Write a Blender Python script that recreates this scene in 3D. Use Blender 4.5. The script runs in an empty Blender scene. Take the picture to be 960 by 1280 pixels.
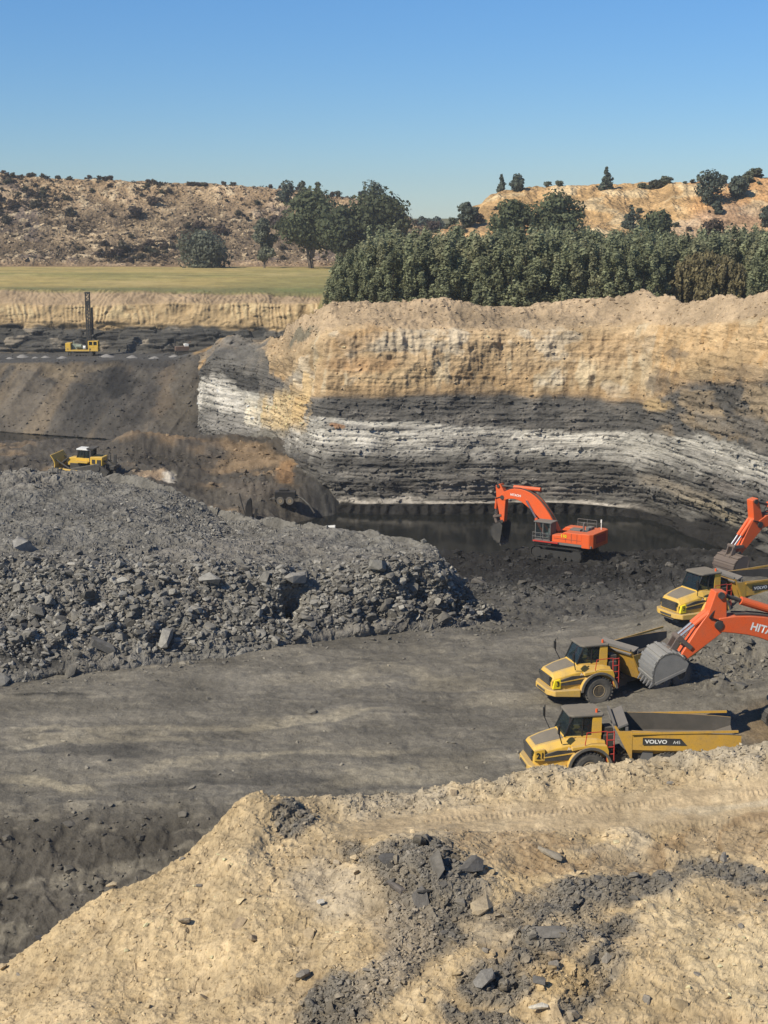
import bpy, bmesh, math, random
import numpy as np
from mathutils import Vector, Matrix, Quaternion
R = math.radians
PI = math.pi
random.seed(7)
RNG = np.random.default_rng(7)
SC = bpy.context.scene
COL = SC.collection

# ------------------------------------------------------------------ camera, sky, sun, exposure
K = 1.17                     # metres per layout unit
F = 1923.0                   # focal length in photograph pixels (960 x 1280)
CAMZ = 26.0 * K
TH = math.atan(370 / F)      # downward pitch
cam_d = bpy.data.cameras.new('camera'); cam = bpy.data.objects.new('camera', cam_d); COL.objects.link(cam)
cam.location = (0, 0, CAMZ); cam.rotation_euler = (PI / 2 - TH, 0, 0)
cam_d.sensor_fit = 'VERTICAL'; cam_d.sensor_height = 36; cam_d.lens = F / 1280 * 36
cam_d.clip_start = 0.5; cam_d.clip_end = 20000
SC.camera = cam
SUN_EL = R(42); SUN_H = Vector((-0.80, -0.60))
SUN_H.normalize()
SUN = Vector((SUN_H.x * math.cos(SUN_EL), SUN_H.y * math.cos(SUN_EL), math.sin(SUN_EL)))
W = bpy.data.worlds.new('World'); SC.world = W; W.use_nodes = True
wn = W.node_tree; bg = wn.nodes['Background']
sky = wn.nodes.new('ShaderNodeTexSky'); sky.sky_type = 'NISHITA'; sky.sun_disc = False
sky.sun_elevation = SUN_EL; sky.sun_rotation = math.atan2(SUN_H.x, SUN_H.y)
sky.altitude = 1500; sky.air_density = 1.0; sky.dust_density = 0.0; sky.ozone_density = 3.5
hsv = wn.nodes.new('ShaderNodeHueSaturation'); hsv.inputs['Saturation'].default_value = 1.12; tint = wn.nodes.new('ShaderNodeMix'); tint.data_type = 'RGBA'; tint.blend_type = 'MULTIPLY'; tint.inputs[0].default_value = 1; tint.inputs[7].default_value = (0.86, 0.98, 1.22, 1)
wtc = wn.nodes.new('ShaderNodeTexCoord'); wsep = wn.nodes.new('ShaderNodeSeparateXYZ'); wn.links.new(wtc.outputs['Generated'], wsep.inputs[0]); wmr = wn.nodes.new('ShaderNodeMapRange'); wmr.inputs[1].default_value = -0.02; wmr.inputs[2].default_value = 0.16; wn.links.new(wsep.outputs[2], wmr.inputs[0])
tm_ = wn.nodes.new('ShaderNodeMix'); tm_.data_type = 'RGBA'; tm_.inputs[6].default_value = (0.60, 0.705, 0.86, 1); tm_.inputs[7].default_value = (0.86, 1.0, 1.16, 1); wn.links.new(wmr.outputs[0], tm_.inputs[0]); wn.links.new(tm_.outputs[2], tint.inputs[7])
wn.links.new(sky.outputs[0], tint.inputs[6]); wn.links.new(tint.outputs[2], hsv.inputs['Color'])
wn.links.new(hsv.outputs[0], bg.inputs[0]); bg.inputs[1].default_value = 0.081
sl = bpy.data.lights.new('sun', 'SUN'); sl.energy = 4.9; sl.angle = R(0.5); sl.color = (1, 0.915, 0.745)
so = bpy.data.objects.new('sun', sl); COL.objects.link(so); so.rotation_euler = SUN.to_track_quat('Z', 'Y').to_euler()
so.location = (-60, -60, 120)
VS = SC.view_settings
VS.view_transform = 'Standard'; VS.look = 'None'; VS.gamma = 1; VS.use_curve_mapping = False
VS.exposure = 0.32
SC.cycles.max_bounces = 5; SC.cycles.diffuse_bounces = 2; SC.cycles.glossy_bounces = 2
SC.cycles.transparent_max_bounces = 6; SC.cycles.use_denoising = True

# ------------------------------------------------------------------ layout helpers
cT, sT = math.cos(TH), math.sin(TH)
def P(x, y, D):
    """world point seen at photograph pixel (x, y), D layout units ahead"""
    u = (np.asarray(x, float) - 480) / F; v = (640 - np.asarray(y, float)) / F
    t = np.asarray(D, float) * K / (cT + v * sT)
    return np.stack(np.broadcast_arrays(u * t, np.asarray(D, float) * K + 0 * u, CAMZ + t * (-sT + v * cT)), -1)
def G(x, y, z):
    v = (640 - np.asarray(y, float)) / F
    return P(x, y, (26 - np.asarray(z, float)) / ((sT - v * cT) / (cT + v * sT)))
def Q(x, D, z):
    """pixel column x, distance D, height z (units)"""
    q = (26 - np.asarray(z, float)) / np.asarray(D, float)
    v = (sT - q * cT) / (cT + q * sT)
    return P(x, 640 - v * F, D)
def proj(p):
    X = p[..., 0]; Y = p[..., 1]; Z = p[..., 2] - CAMZ
    d = Y * cT - Z * sT
    return 480 + F * X / d, 640 - F * (Y * sT + Z * cT) / d
def smooth(x, a, b):
    t = np.clip((x - a) / (b - a), 0, 1); return t * t * (3 - 2 * t)
def gauss(dx, dy): return np.exp(-(dx * dx + dy * dy))

# ------------------------------------------------------------------ numpy noise
def _h(ix, iy, iz, s):
    n = (ix.astype(np.uint32) * np.uint32(0x8da6b343)) ^ (iy.astype(np.uint32) * np.uint32(0xd8163841)) ^ (iz.astype(np.uint32) * np.uint32(0xcb1ab31f)) ^ np.uint32((s * 0x9e3779b1) & 0xffffffff)
    n ^= n >> np.uint32(15); n *= np.uint32(0x2c1b3c6d); n ^= n >> np.uint32(12); n *= np.uint32(0x297a2d39); n ^= n >> np.uint32(15)
    return n
def _r(n): return (n & np.uint32(0xffff)).astype(np.float32) / 65535.0
def vnoise(p, s=0):
    p = np.asarray(p, np.float64); i = np.floor(p).astype(np.int64); f = (p - i).astype(np.float32)
    f = f * f * f * (f * (f * 6 - 15) + 10)
    out = 0
    for dx in (0, 1):
        wx = f[:, 0] if dx else 1 - f[:, 0]
        for dy in (0, 1):
            wy = f[:, 1] if dy else 1 - f[:, 1]
            for dz in (0, 1):
                wz = f[:, 2] if dz else 1 - f[:, 2]
                out = out + wx * wy * wz * _r(_h(i[:, 0] + dx, i[:, 1] + dy, i[:, 2] + dz, s))
    return out * 2 - 1
def fbm(p, o=5, s=0, g=0.5, lac=2.03):
    a = 1.0; t = 0; n = 0
    for k in range(o):
        t = t + a * vnoise(p, s + k * 17); n += a; a *= g; p = p * lac + 11.3
    return t / n * 1.6
def ridged(p, o=4, s=0):
    a = 1.0; t = 0; n = 0
    for k in range(o):
        t = t + a * (1 - 2 * np.abs(vnoise(p, s + k * 13))); n += a; a *= 0.5; p = p * 2.1 + 5.1
    return t / n
def cells(p, s=0):
    """worley: distance to nearest point, gap to the second, random value of the cell"""
    p = np.asarray(p, np.float64); i = np.floor(p).astype(np.int64); f = p - i
    f1 = np.full(len(p), 9.0); f2 = np.full(len(p), 9.0); val = np.zeros(len(p), np.float32); tilt = np.zeros(len(p), np.float32)
    for dx in (-1, 0, 1):
        for dy in (-1, 0, 1):
            for dz in (-1, 0, 1):
                n = _h(i[:, 0] + dx, i[:, 1] + dy, i[:, 2] + dz, s)
                rx = _r(n); n2 = n * np.uint32(747796405) + np.uint32(2891336453); n2 ^= n2 >> np.uint32(13); ry = _r(n2)
                n3 = n2 * np.uint32(747796405) + np.uint32(77); n3 ^= n3 >> np.uint32(14); rz = _r(n3)
                qx = dx + rx - f[:, 0]; qy = dy + ry - f[:, 1]; qz = dz + rz - f[:, 2]
                d = np.sqrt(qx * qx + qy * qy + qz * qz)
                m = d < f1
                f2 = np.where(m, f1, np.minimum(f2, d)); f1 = np.where(m, d, f1)
                n4 = n3 * np.uint32(0x9E3779B1); n4 ^= n4 >> np.uint32(16)
                val = np.where(m, _r(n4), val)
                tilt = np.where(m, (rx - .5) * qx + (ry - .5) * qy + (rz - .5) * qz, tilt)
    return f1, f2 - f1, val, tilt

# ------------------------------------------------------------------ objects, properties
def link(o, parent=None):
    COL.objects.link(o)
    if parent is not None: o.parent = parent
    return o
def tag(o, label, cat, group=None, kind=None):
    o['label'] = label; o['category'] = cat
    if group: o['group'] = group
    if kind: o['kind'] = kind
    return o
def thing(name, label, cat, loc=(0, 0, 0), rz=0, group=None, tilt=(0, 0)):
    o = bpy.data.objects.new(name, None); o.empty_display_size = 0.3
    o.location = loc; o.rotation_euler = (tilt[0], tilt[1], rz)
    link(o); return tag(o, label, cat, group)
def np_mesh(name, V, Fq, mat, col=None, smooth_=False):
    """mesh from an array of vertices and an (n,3) or (n,4) array of faces"""
    me = bpy.data.meshes.new(name)
    V = np.ascontiguousarray(V, np.float32); Fq = np.ascontiguousarray(Fq, np.int32); k = Fq.shape[1]
    me.vertices.add(len(V)); me.vertices.foreach_set('co', V.ravel())
    me.loops.add(Fq.size); me.loops.foreach_set('vertex_index', Fq.ravel())
    me.polygons.add(len(Fq)); me.polygons.foreach_set('loop_start', np.arange(0, Fq.size, k, dtype=np.int32))
    me.polygons.foreach_set('use_smooth', np.full(len(Fq), bool(smooth_)))
    if col is not None:
        a = me.attributes.new('col', 'FLOAT_COLOR', 'POINT')
        c = np.ones((len(V), 4), np.float32); c[:, :3] = col; a.data.foreach_set('color', c.ravel())
    me.materials.append(mat); me.update(calc_edges=True)
    return me
def mobj(name, me, parent=None):
    return link(bpy.data.objects.new(name, me), parent)
def copy_tree(o, parent=None):
    c = o.copy(); COL.objects.link(c)
    if parent is not None: c.parent = parent
    for ch in o.children: copy_tree(ch, c)
    return c

# ------------------------------------------------------------------ materials
def new_mat(name):
    m = bpy.data.materials.new(name); m.use_nodes = True
    nt = m.node_tree; return m, nt, nt.nodes['Principled BSDF']
def N(nt, t, **kw):
    n = nt.nodes.new(t)
    for k, v in kw.items(): setattr(n, k, v)
    return n
def ntex(nt, vec, scale, detail=6, rough=0.6):
    n = N(nt, 'ShaderNodeTexNoise'); n.inputs['Scale'].default_value = scale; n.inputs['Detail'].default_value = detail
    n.inputs['Roughness'].default_value = rough; nt.links.new(vec, n.inputs['Vector']); return n
def ramp(nt, val, p0, p1, c0, c1):
    r = N(nt, 'ShaderNodeMapRange'); r.inputs[1].default_value = p0; r.inputs[2].default_value = p1
    r.inputs[3].default_value = c0; r.inputs[4].default_value = c1; nt.links.new(val, r.inputs[0]); return r.outputs[0]
def mixc(nt, fac, a, b, mode='MIX'):
    m = N(nt, 'ShaderNodeMix', data_type='RGBA', blend_type=mode)
    for s, v in ((0, fac), (6, a), (7, b)):
        if hasattr(v, 'is_linked'): nt.links.new(v, m.inputs[s])
        elif s == 0: m.inputs[0].default_value = v
        else: m.inputs[s].default_value = (*v, 1)
    return m.outputs[2]
def math_(nt, op, a, b=None):
    m = N(nt, 'ShaderNodeMath', operation=op)
    for i, v in enumerate((a, b)):
        if v is None: continue
        if hasattr(v, 'is_linked'): nt.links.new(v, m.inputs[i])
        else: m.inputs[i].default_value = v
    return m.outputs[0]
def earth_mat(name, scales=(0.6, 4, 16), amp=(0.75, 1.25), bump=0.5, dist=0.15, stretch=(1, 1, 1), vor=0, rough=0.95, spec=0.15):
    """soil or rock: colour of the layer from the mesh, grain and relief from noise"""
    m, nt, b = new_mat(name)
    at = N(nt, 'ShaderNodeAttribute', attribute_name='col')
    tc = N(nt, 'ShaderNodeTexCoord'); mp = N(nt, 'ShaderNodeMapping'); mp.inputs['Scale'].default_value = stretch
    nt.links.new(tc.outputs['Object'], mp.inputs[0]); v = mp.outputs[0]
    n1 = ntex(nt, v, scales[0], 5); n2 = ntex(nt, v, scales[1], 5, 0.65); n3 = ntex(nt, v, scales[2], 3, 0.7)
    f1 = ramp(nt, n1.outputs[0], 0.3, 0.7, amp[0], amp[1]); f2 = ramp(nt, n2.outputs[0], 0.3, 0.7, amp[0], amp[1]); f3 = ramp(nt, n3.outputs[0], 0.25, 0.75, amp[0], amp[1])
    f = math_(nt, 'MULTIPLY', math_(nt, 'MULTIPLY', f1, f2), f3)
    mm = N(nt, 'ShaderNodeVectorMath', operation='SCALE'); nt.links.new(at.outputs['Color'], mm.inputs[0]); nt.links.new(f, mm.inputs['Scale'])
    nt.links.new(mm.outputs[0], b.inputs['Base Color'])
    h = math_(nt, 'ADD', n2.outputs[0], math_(nt, 'MULTIPLY', n3.outputs[0], 0.5))
    if vor:
        vo = N(nt, 'ShaderNodeTexVoronoi'); vo.inputs['Scale'].default_value = vor; nt.links.new(v, vo.inputs['Vector'])
        h = math_(nt, 'ADD', h, math_(nt, 'MULTIPLY', vo.outputs['Distance'], -0.7))
    bp = N(nt, 'ShaderNodeBump'); bp.inputs['Strength'].default_value = bump; bp.inputs['Distance'].default_value = dist
    nt.links.new(h, bp.inputs['Height']); nt.links.new(bp.outputs[0], b.inputs['Normal'])
    b.inputs['Roughness'].default_value = rough; b.inputs['Specular IOR Level'].default_value = spec
    return m
def paint(name, c, dust=0.35, dustc=(0.16, 0.14, 0.115), rough=0.45, metal=0.0, scale=1.6, grime=0.25):
    """painted steel with dust lying on it, scuffs and dark grime"""
    m, nt, b = new_mat(name)
    tc = N(nt, 'ShaderNodeTexCoord'); v = tc.outputs['Object']
    n1 = ntex(nt, v, scale, 8, 0.7); n2 = ntex(nt, v, scale * 6, 4, 0.7)
    f = ramp(nt, n1.outputs[0], 0.42, 0.72, 0.0, dust)
    geo = N(nt, 'ShaderNodeNewGeometry'); sx = N(nt, 'ShaderNodeSeparateXYZ'); nt.links.new(geo.outputs['Normal'], sx.inputs[0])
    up = ramp(nt, sx.outputs[2], 0.35, 0.95, 0.0, dust * 1.3)
    so_ = N(nt, 'ShaderNodeSeparateXYZ'); nt.links.new(v, so_.inputs[0]); low = math_(nt, 'MULTIPLY', ramp(nt, so_.outputs[2], 0.3, 2.1, dust * 1.5, 0.0), ramp(nt, n2.outputs[0], 0.3, 0.6, 0.5, 1.0))
    f2 = math_(nt, 'MINIMUM', math_(nt, 'ADD', math_(nt, 'ADD', f, up), low), 0.90)
    c1 = mixc(nt, f2, c, dustc)
    g = ramp(nt, n2.outputs[0], 0.55, 0.75, 0.0, grime)
    c2 = mixc(nt, g, c1, (0.03, 0.025, 0.02))
    nt.links.new(c2, b.inputs['Base Color'])
    nt.links.new(ramp(nt, f2, 0, 0.8, rough, 0.95), b.inputs['Roughness'])
    b.inputs['Metallic'].default_value = metal; b.inputs['Specular IOR Level'].default_value = 0.4
    return m
def leaf_mat(name):
    m, nt, b = new_mat(name)
    at = N(nt, 'ShaderNodeAttribute', attribute_name='col')
    nt.links.new(at.outputs['Color'], b.inputs['Base Color']); b.inputs['Roughness'].default_value = 0.7
    b.inputs['Specular IOR Level'].default_value = 0.2
    tr = N(nt, 'ShaderNodeBsdfTranslucent'); nt.links.new(at.outputs['Color'], tr.inputs[0])
    mx = N(nt, 'ShaderNodeMixShader'); mx.inputs[0].default_value = 0.45
    nt.links.new(b.outputs[0], mx.inputs[1]); nt.links.new(tr.outputs[0], mx.inputs[2])
    nt.links.new(mx.outputs[0], nt.nodes['Material Output'].inputs[0]); return m
def glass_mat(name):
    m, nt, b = new_mat(name)
    b.inputs['Base Color'].default_value = (0.02, 0.03, 0.035, 1); b.inputs['Roughness'].default_value = 0.08
    tr = N(nt, 'ShaderNodeBsdfTransparent'); tr.inputs[0].default_value = (0.55, 0.65, 0.66, 1)
    mx = N(nt, 'ShaderNodeMixShader'); mx.inputs[0].default_value = 0.5
    nt.links.new(b.outputs[0], mx.inputs[1]); nt.links.new(tr.outputs[0], mx.inputs[2])
    nt.links.new(mx.outputs[0], nt.nodes['Material Output'].inputs[0]); return m
M = dict(
    sand=earth_mat('sandy_soil', (0.35, 2.5, 11), (0.82, 1.18), 0.5, 0.12),
    floor=earth_mat('pit_floor_dirt', (0.25, 2.2, 8), (0.78, 1.22), 0.7, 0.16),
    muck=earth_mat('blasted_shale', (0.3, 1.6, 6), (0.78, 1.22), 0.8, 0.3, vor=2.2),
    wall=earth_mat('layered_rock', (0.10, 0.7, 3.0), (0.80, 1.2), 0.7, 0.4, (1, 1, 2.2)),
    slope=earth_mat('loose_spoil', (0.15, 0.9, 3), (0.85, 1.15), 0.5, 0.3),
    hill=earth_mat('hill_soil', (0.05, 0.4, 1.4), (0.70, 1.3), 0.9, 0.9, vor=0.9),
    grass=earth_mat('dry_grass', (0.05, 0.3, 1.2), (0.8, 1.2), 0.6, 0.3),
    rock=earth_mat('shale_rock', (1.5, 6, 18), (0.84, 1.16), 0.5, 0.06),
    leaf=leaf_mat('leaves'),
    yellow=paint('yellow_paint', (0.70, 0.42, 0.045), 0.42, (0.38, 0.28, 0.14)),
    traypaint=paint('tray_paint', (0.52, 0.30, 0.045), 0.45, (0.24, 0.18, 0.11), grime=0.4),
    orange=paint('orange_paint', (0.70, 0.105, 0.022), 0.28, (0.30, 0.15, 0.09)),
    red=paint('red_paint', (0.45, 0.03, 0.02), 0.2),
    dark=paint('dark_metal', (0.035, 0.034, 0.033), 0.4, (0.11, 0.10, 0.085), 0.6),
    grey=paint('grey_metal', (0.12, 0.12, 0.12), 0.5, (0.17, 0.15, 0.13), 0.6),
    hoodtop=paint('grey_anti_glare_paint', (0.10, 0.095, 0.085), 0.5, (0.20, 0.17, 0.13), 0.6),
    worn=paint('worn_bucket_steel', (0.21, 0.205, 0.195), 0.5, (0.30, 0.285, 0.26), 0.5, 0.3, 2.2, 0.45),
    brownsteel=paint('brown_bucket_steel', (0.13, 0.10, 0.085), 0.5, (0.17, 0.135, 0.11), 0.6, 0.2, 2.2),
    coaled=paint('coal_covered_steel', (0.018, 0.018, 0.018), 0.6, (0.035, 0.034, 0.033), 0.7),
    tray=paint('coal_dusted_tray', (0.075, 0.068, 0.058), 0.7, (0.115, 0.10, 0.085), 0.8),
    rubber=paint('tyre_rubber', (0.035, 0.034, 0.032), 0.8, (0.14, 0.128, 0.11), 0.85, 0, 1.2),
    rim=paint('dusty_rim', (0.42, 0.30, 0.13), 0.7, (0.24, 0.19, 0.13), 0.7),
    chrome=paint('polished_rod', (0.55, 0.55, 0.55), 0.15, (0.3, 0.3, 0.3), 0.25, 0.9),
    white=paint('white_paint', (0.75, 0.75, 0.72), 0.15, (0.4, 0.38, 0.34)),
    black=paint('black_paint', (0.012, 0.012, 0.012), 0.1),
    lime=paint('bright_yellow_patch', (0.78, 0.62, 0.02), 0.06, (0.3, 0.25, 0.1)),
    hivis=paint('hi_vis_cloth', (0.55, 0.65, 0.05), 0.1, rough=0.9),
    hiorange=paint('orange_cloth', (0.7, 0.16, 0.03), 0.1, rough=0.9),
    skin=paint('skin', (0.16, 0.085, 0.05), 0.0, rough=0.6, grime=0),
    bark=paint('bark', (0.16, 0.135, 0.11), 0.4, (0.08, 0.06, 0.05), 0.9),
    glass=glass_mat('cab_glass'),
)
# ------------------------------------------------------------------ lofted terrain sheets
def pchip(xk, yk, x):
    xk = np.asarray(xk, float); yk = np.asarray(yk, float); h = np.diff(xk); d = np.diff(yk, axis=0) / h[:, None]
    m = np.zeros_like(yk)
    w1 = (2 * h[1:] + h[:-1])[:, None]; w2 = (h[1:] + 2 * h[:-1])[:, None]
    a, b = d[:-1], d[1:]; ok = a * b > 0
    with np.errstate(all='ignore'): m[1:-1] = np.where(ok, (w1 + w2) / (w1 / a + w2 / b), 0)
    m[0] = d[0]; m[-1] = d[-1]
    i = np.clip(np.searchsorted(xk, x) - 1, 0, len(xk) - 2); t = ((x - xk[i]) / h[i])[:, None]; hh = h[i][:, None]
    return (yk[i] * (1 + 2 * t) * (1 - t) ** 2 + m[i] * hh * t * (1 - t) ** 2 + yk[i + 1] * t * t * (3 - 2 * t) + m[i + 1] * hh * t * t * (t - 1))
class Sheet:
    """rows x columns of control points -> dense grid with normals, row parameter s and pixel coordinates"""
    def __init__(self, keys, rows, counts, ncol, soft=0):
        rows = np.array(rows, float)                       # (R, C, 3)
        xs = np.linspace(keys[0], keys[-1], ncol)
        rr = np.stack([pchip(keys, r, xs) for r in rows])  # (R, ncol, 3)
        s = np.concatenate([np.linspace(i, i + 1, c, endpoint=False) for i, c in enumerate(counts)] + [[len(counts)]])
        i = np.clip(s.astype(int), 0, len(rows) - 2); t = (s - i)[:, None, None]
        V = rr[i] * (1 - t) + rr[i + 1] * t
        for _ in range(soft):
            V[1:-1] = (V[:-2] + 2 * V[1:-1] + V[2:]) / 4
        self.V = V; self.nr, self.nc = V.shape[:2]
        self.s = np.repeat(s, ncol).reshape(self.nr, ncol); self.x = np.tile(xs, (self.nr, 1))
        self.px, self.py = proj(V)
        self.renormal(); self.base = V.copy()
    def renormal(self):
        n = np.cross(np.gradient(self.V, axis=1), np.gradient(self.V, axis=0))
        n /= np.linalg.norm(n, axis=-1, keepdims=True) + 1e-9
        flip = np.where((n * (np.array([0, 0, CAMZ]) - self.V)).sum(-1) < 0, -1, 1) if not hasattr(self, 'N') else np.where((n * self.N).sum(-1) < 0, -1, 1)
        self.N = n * flip[..., None]
    def flat(self): return self.base.reshape(-1, 3)
    def push(self, d, vec=None):
        d = np.asarray(d).reshape(self.nr, self.nc, 1)
        self.V = self.V + d * (self.N if vec is None else np.asarray(vec))
    def build(self, name, mat, col, smooth_=True):
        i = np.arange(self.nr * self.nc).reshape(self.nr, self.nc)
        q = np.stack([i[:-1, :-1], i[:-1, 1:], i[1:, 1:], i[1:, :-1]], -1).reshape(-1, 4)
        self.col = np.clip(col, 0.004, 0.9).reshape(-1, 3)
        a, b, c = self.V[0, 0], self.V[0, 1], self.V[1, 0]
        if np.cross(b - a, c - a) @ self.N[0, 0] < 0: q = q[:, ::-1]
        o = mobj(name, np_mesh(name, self.V.reshape(-1, 3), q, mat, self.col, smooth_))
        o['kind'] = 'structure'; self.obj = o
        return o
def lerp(c, d, f): return c + (np.asarray(d) - c) * np.asarray(f)[..., None]
def C(*a): return np.array(a, float)
def blobs(col, px, py, lst, warp=(0, 0)):
    """patches of other soil, (x, y, rx, ry, angle, colour, strength)"""
    for x, y, rx, ry, an, c, st in lst:
        dx = px + warp[0] - x; dy = py + warp[1] - y; ca, sa = math.cos(R(an)), math.sin(R(an))
        a = (dx * ca + dy * sa) / rx; b = (-dx * sa + dy * ca) / ry
        f = st * (1 - smooth(np.sqrt(a * a + b * b), 0.55, 1.15))
        col = lerp(col, c, f)
    return col
SANDC = C(.375, .286, .168); TAN = C(.36, .255, .14); DGREY = C(.085, .08, .072); COAL = C(.022, .021, .02); GREY = C(.15, .145, .135)
PALE = C(.50, .43, .30); BROWN = C(.20, .145, .085); WHITE = C(.50, .475, .42); ORANGE = C(.42, .235, .10)

# ---- pit floor: one height field from the near berm to the foot of the far slopes
def floor_u(x, y):
    a = x / y
    zr = np.interp(y, [0, 95, 105, 127, 136, 152, 158, 176, 400], [0, 0, -1.7, -5, -6.9, -7.3, -9, -10.5, -10.5])
    zl = np.interp(y, [0, 95, 130, 150, 165, 185, 205, 222, 232, 250, 400], [0, 0, -2, -4.3, -3.7, -3.3, -4.3, -6.3, -9, -10.5, -10.5])
    zq = np.interp(y, [0, 95, 130, 150, 165, 180, 205, 222, 232, 250, 400], [0, 0, -3, -6.4, -5.9, -4.9, -3.9, -6.0, -9, -10.5, -10.5]); wq = smooth(a, -.165, -.105); zl = zl * (1 - wq) + zq * wq
    sh_ = .05 * smooth(y, 166, 181); w = smooth(a, -0.10 + sh_, -0.040 + sh_)
    z = zl * (1 - w) + zr * w
    z = z - 3.6 * smooth(y, 66.5, 56) * smooth(a, -.05, -.11)
    for px, D, h, rx, ry in ((168, 197, 2.2, 4, 7), (235, 200, 1.3, 5, 7), (300, 206, .6, 5, 6), (350, 190, .5, 6, 6), (60, 200, 1.0, 7, 7), (120, 172, -.5, 6, 5), (330, 178, .8, 5, 5),
                             (1010, 79, 1.5, 6.5, 3.2), (1000, 95, 3.0, 8, 6), (905, 97, 1.0, 4, 4), (810, 139, .9, 6, 3.5), (690, 131, .7, 12, 2.5), (600, 126, .6, 5, 4), (930, 128, 1.2, 6, 6)):
        z = z + h * gauss((x - (px - 480) / F * D * 1.0) / rx, (y - D) / ry)
    return z
def floor_m(X, Y): return K * floor_u(X / K, Y / K)
ncol, nrow = 900, 640
aa = np.linspace(-0.42, 0.42, ncol)
Dd = 1 / np.linspace(1 / 46.0, 1 / 262.0, nrow)
A, D2 = np.meshgrid(aa, Dd)
fl = Sheet.__new__(Sheet)
X = A * D2 * K; Y = D2 * K
fl.V = np.stack([X, Y, floor_m(X, Y)], -1); fl.nr, fl.nc = nrow, ncol; fl.px, fl.py = proj(fl.V); fl.base = fl.V.copy()
fl.s = D2; fl.renormal()
p = fl.flat(); px = fl.px.ravel(); py = fl.py.ravel(); Du = D2.ravel(); au = A.ravel()
n_big = fbm(p * C(.03, .03, .03), 4, 1); n_mid = fbm(p * .25, 5, 2); n_fine = fbm(p * 1.3, 4, 3)
rough = np.maximum(smooth(Du, 92, 108), .75 * smooth(au, -.05, -.11) * smooth(Du, 67, 62)) * .85 + .08
rough = np.where(Du > 150, .9, rough); pile = fw_ = gauss((px - 905) / 75, (py - 820) / 40) + gauss((px - 800) / 55, (py - 712) / 14) + .6 * gauss((px - 660) / 90, (py - 737) / 9)
rut = np.sin((p[:, 1] + .25 * p[:, 0] + 1.5 * fbm(p * C(.05, .05, .05), 3, 9)) * 2.6) * smooth(fbm(p * C(.06, .12, .1), 3, 8), .05, .5)
lines = ridged(np.stack([p[:, 0] * .018 + .3 * n_big, p[:, 1] * .55 - p[:, 0] * .06 + 2.2 * n_big, 0 * px], -1), 3, 33)
cf1, cgap, cval, ctilt = cells(p * .9, 5)
d = rough * (.45 * n_mid + .22 * n_fine + .5 * (cval - .4) * smooth(cgap, 0, .2)) + (1 - rough) * (.08 * n_mid + .05 * n_fine + .05 * rut + .07 * lines)
c2 = cells(p * .42 + .3 * n_fine[:, None], 14); d += pile * (1.1 * (c2[2] - .4) * smooth(c2[1], 0, .2) + 1.0 * c2[3] + .4 * n_mid)
fl.push(d, (0, 0, 1))
wx = 26 * fbm(p * .12, 4, 21); wy = 13 * fbm(p * C(.2, .35, .2), 5, 22)
c = np.tile(C(.134, .122, .101), (len(p), 1))
streak = fbm(p * C(.035, .22, .1), 5, 31)
c = lerp(c, C(.185, .167, .135), smooth(streak, .0, .55) * .45)
c = lerp(c, C(.10, .092, .08), smooth(-streak, .15, .7) * .3)
c = lerp(c, C(.082, .077, .069), smooth(Du, 90, 104))
c = lerp(c, C(.062, .06, .056), smooth(Du, 112, 124) * .8)
c = lerp(c, C(.066, .059, .05), smooth(Du, 67, 63) * smooth(au, -.04, -.12) * .9)
flr = smooth(Du, 104, 92)
c = lerp(c, C(.20, .18, .145), smooth(lines, .62, .85) * flr * .5); c = lerp(c, C(.09, .083, .072), smooth(-lines, .25, .6) * flr * .35)
c = lerp(c, C(.23, .205, .16), smooth(fbm(p * C(.5, 1.6, 1), 4, 34), .35, .6) * flr * .4)
PALEF = C(.31, .27, .195)
c = blobs(c, px, py, [(130, 920, 150, 6, -3, PALEF, .45), (300, 912, 90, 5, -4, PALEF, .55), (250, 955, 170, 6, -6, PALEF, .4), (60, 985, 70, 8, 5, PALEF, .8), (410, 900, 110, 7, -4, PALEF, .5),
                      (520, 965, 130, 14, -3, PALEF, .35), (470, 845, 160, 9, -4, PALEF, .22), (640, 880, 60, 14, 0, PALEF, .35), (560, 850, 90, 10, 4, PALEF, .3), (400, 940, 160, 8, -3, PALEF, .4),
                      (90, 935, 150, 6, 2, DGREY * .8, .7), (60, 870, 60, 5, -4, COAL * 1.6, .7), (290, 975, 160, 6, -4, DGREY * .7, .6)], (wx, wy))
c = lerp(c, COAL, smooth(Du, 123, 131) * smooth(au, -.03, .02))
c = lerp(c, C(.05, .048, .046), smooth(n_mid, .1, .6) * smooth(Du, 125, 135) * (au > 0) * .6)
lz = smooth(Du, 150, 160) * smooth(-au, .035, .06)
c = lerp(c, C(.075, .066, .055), lz)
brn = lz * smooth(fbm(p * .09, 5, 41) * 1.2 + .75 * gauss((px - 335) / 60, (py - 572) / 26) + .5 * gauss((px - 180) / 40, (py - 562) / 14) - .32, .0, .5)
c = lerp(c, C(.235, .165, .098), brn * .75)
c = blobs(c, px, py, [(240, 556, 22, 8, 0, C(.06, .058, .055), .8), (190, 594, 30, 4, 8, C(.40, .29, .19), .8), (215, 597, 11, 4, 25, C(.55, .5, .42), .9), (356, 590, 12, 16, 10, ORANGE, .4), (300, 630, 70, 16, 10, C(.10, .088, .072), .6), (268, 565, 14, 20, 60, C(.09, .08, .07), .6),
                      (960, 905, 55, 30, 0, C(.17, .125, .075), .9), (320, 615, 50, 14, 10, C(.12, .10, .08), .6), (120, 583, 80, 6, 4, C(.07, .065, .058), .7)], (wx * .4, wy * .4))
c = c * (1 + .22 * n_mid + .14 * (cval - .5) * np.minimum(1, rough * 2))[:, None]
fl.build('pit_floor', M['floor'], c)

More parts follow.
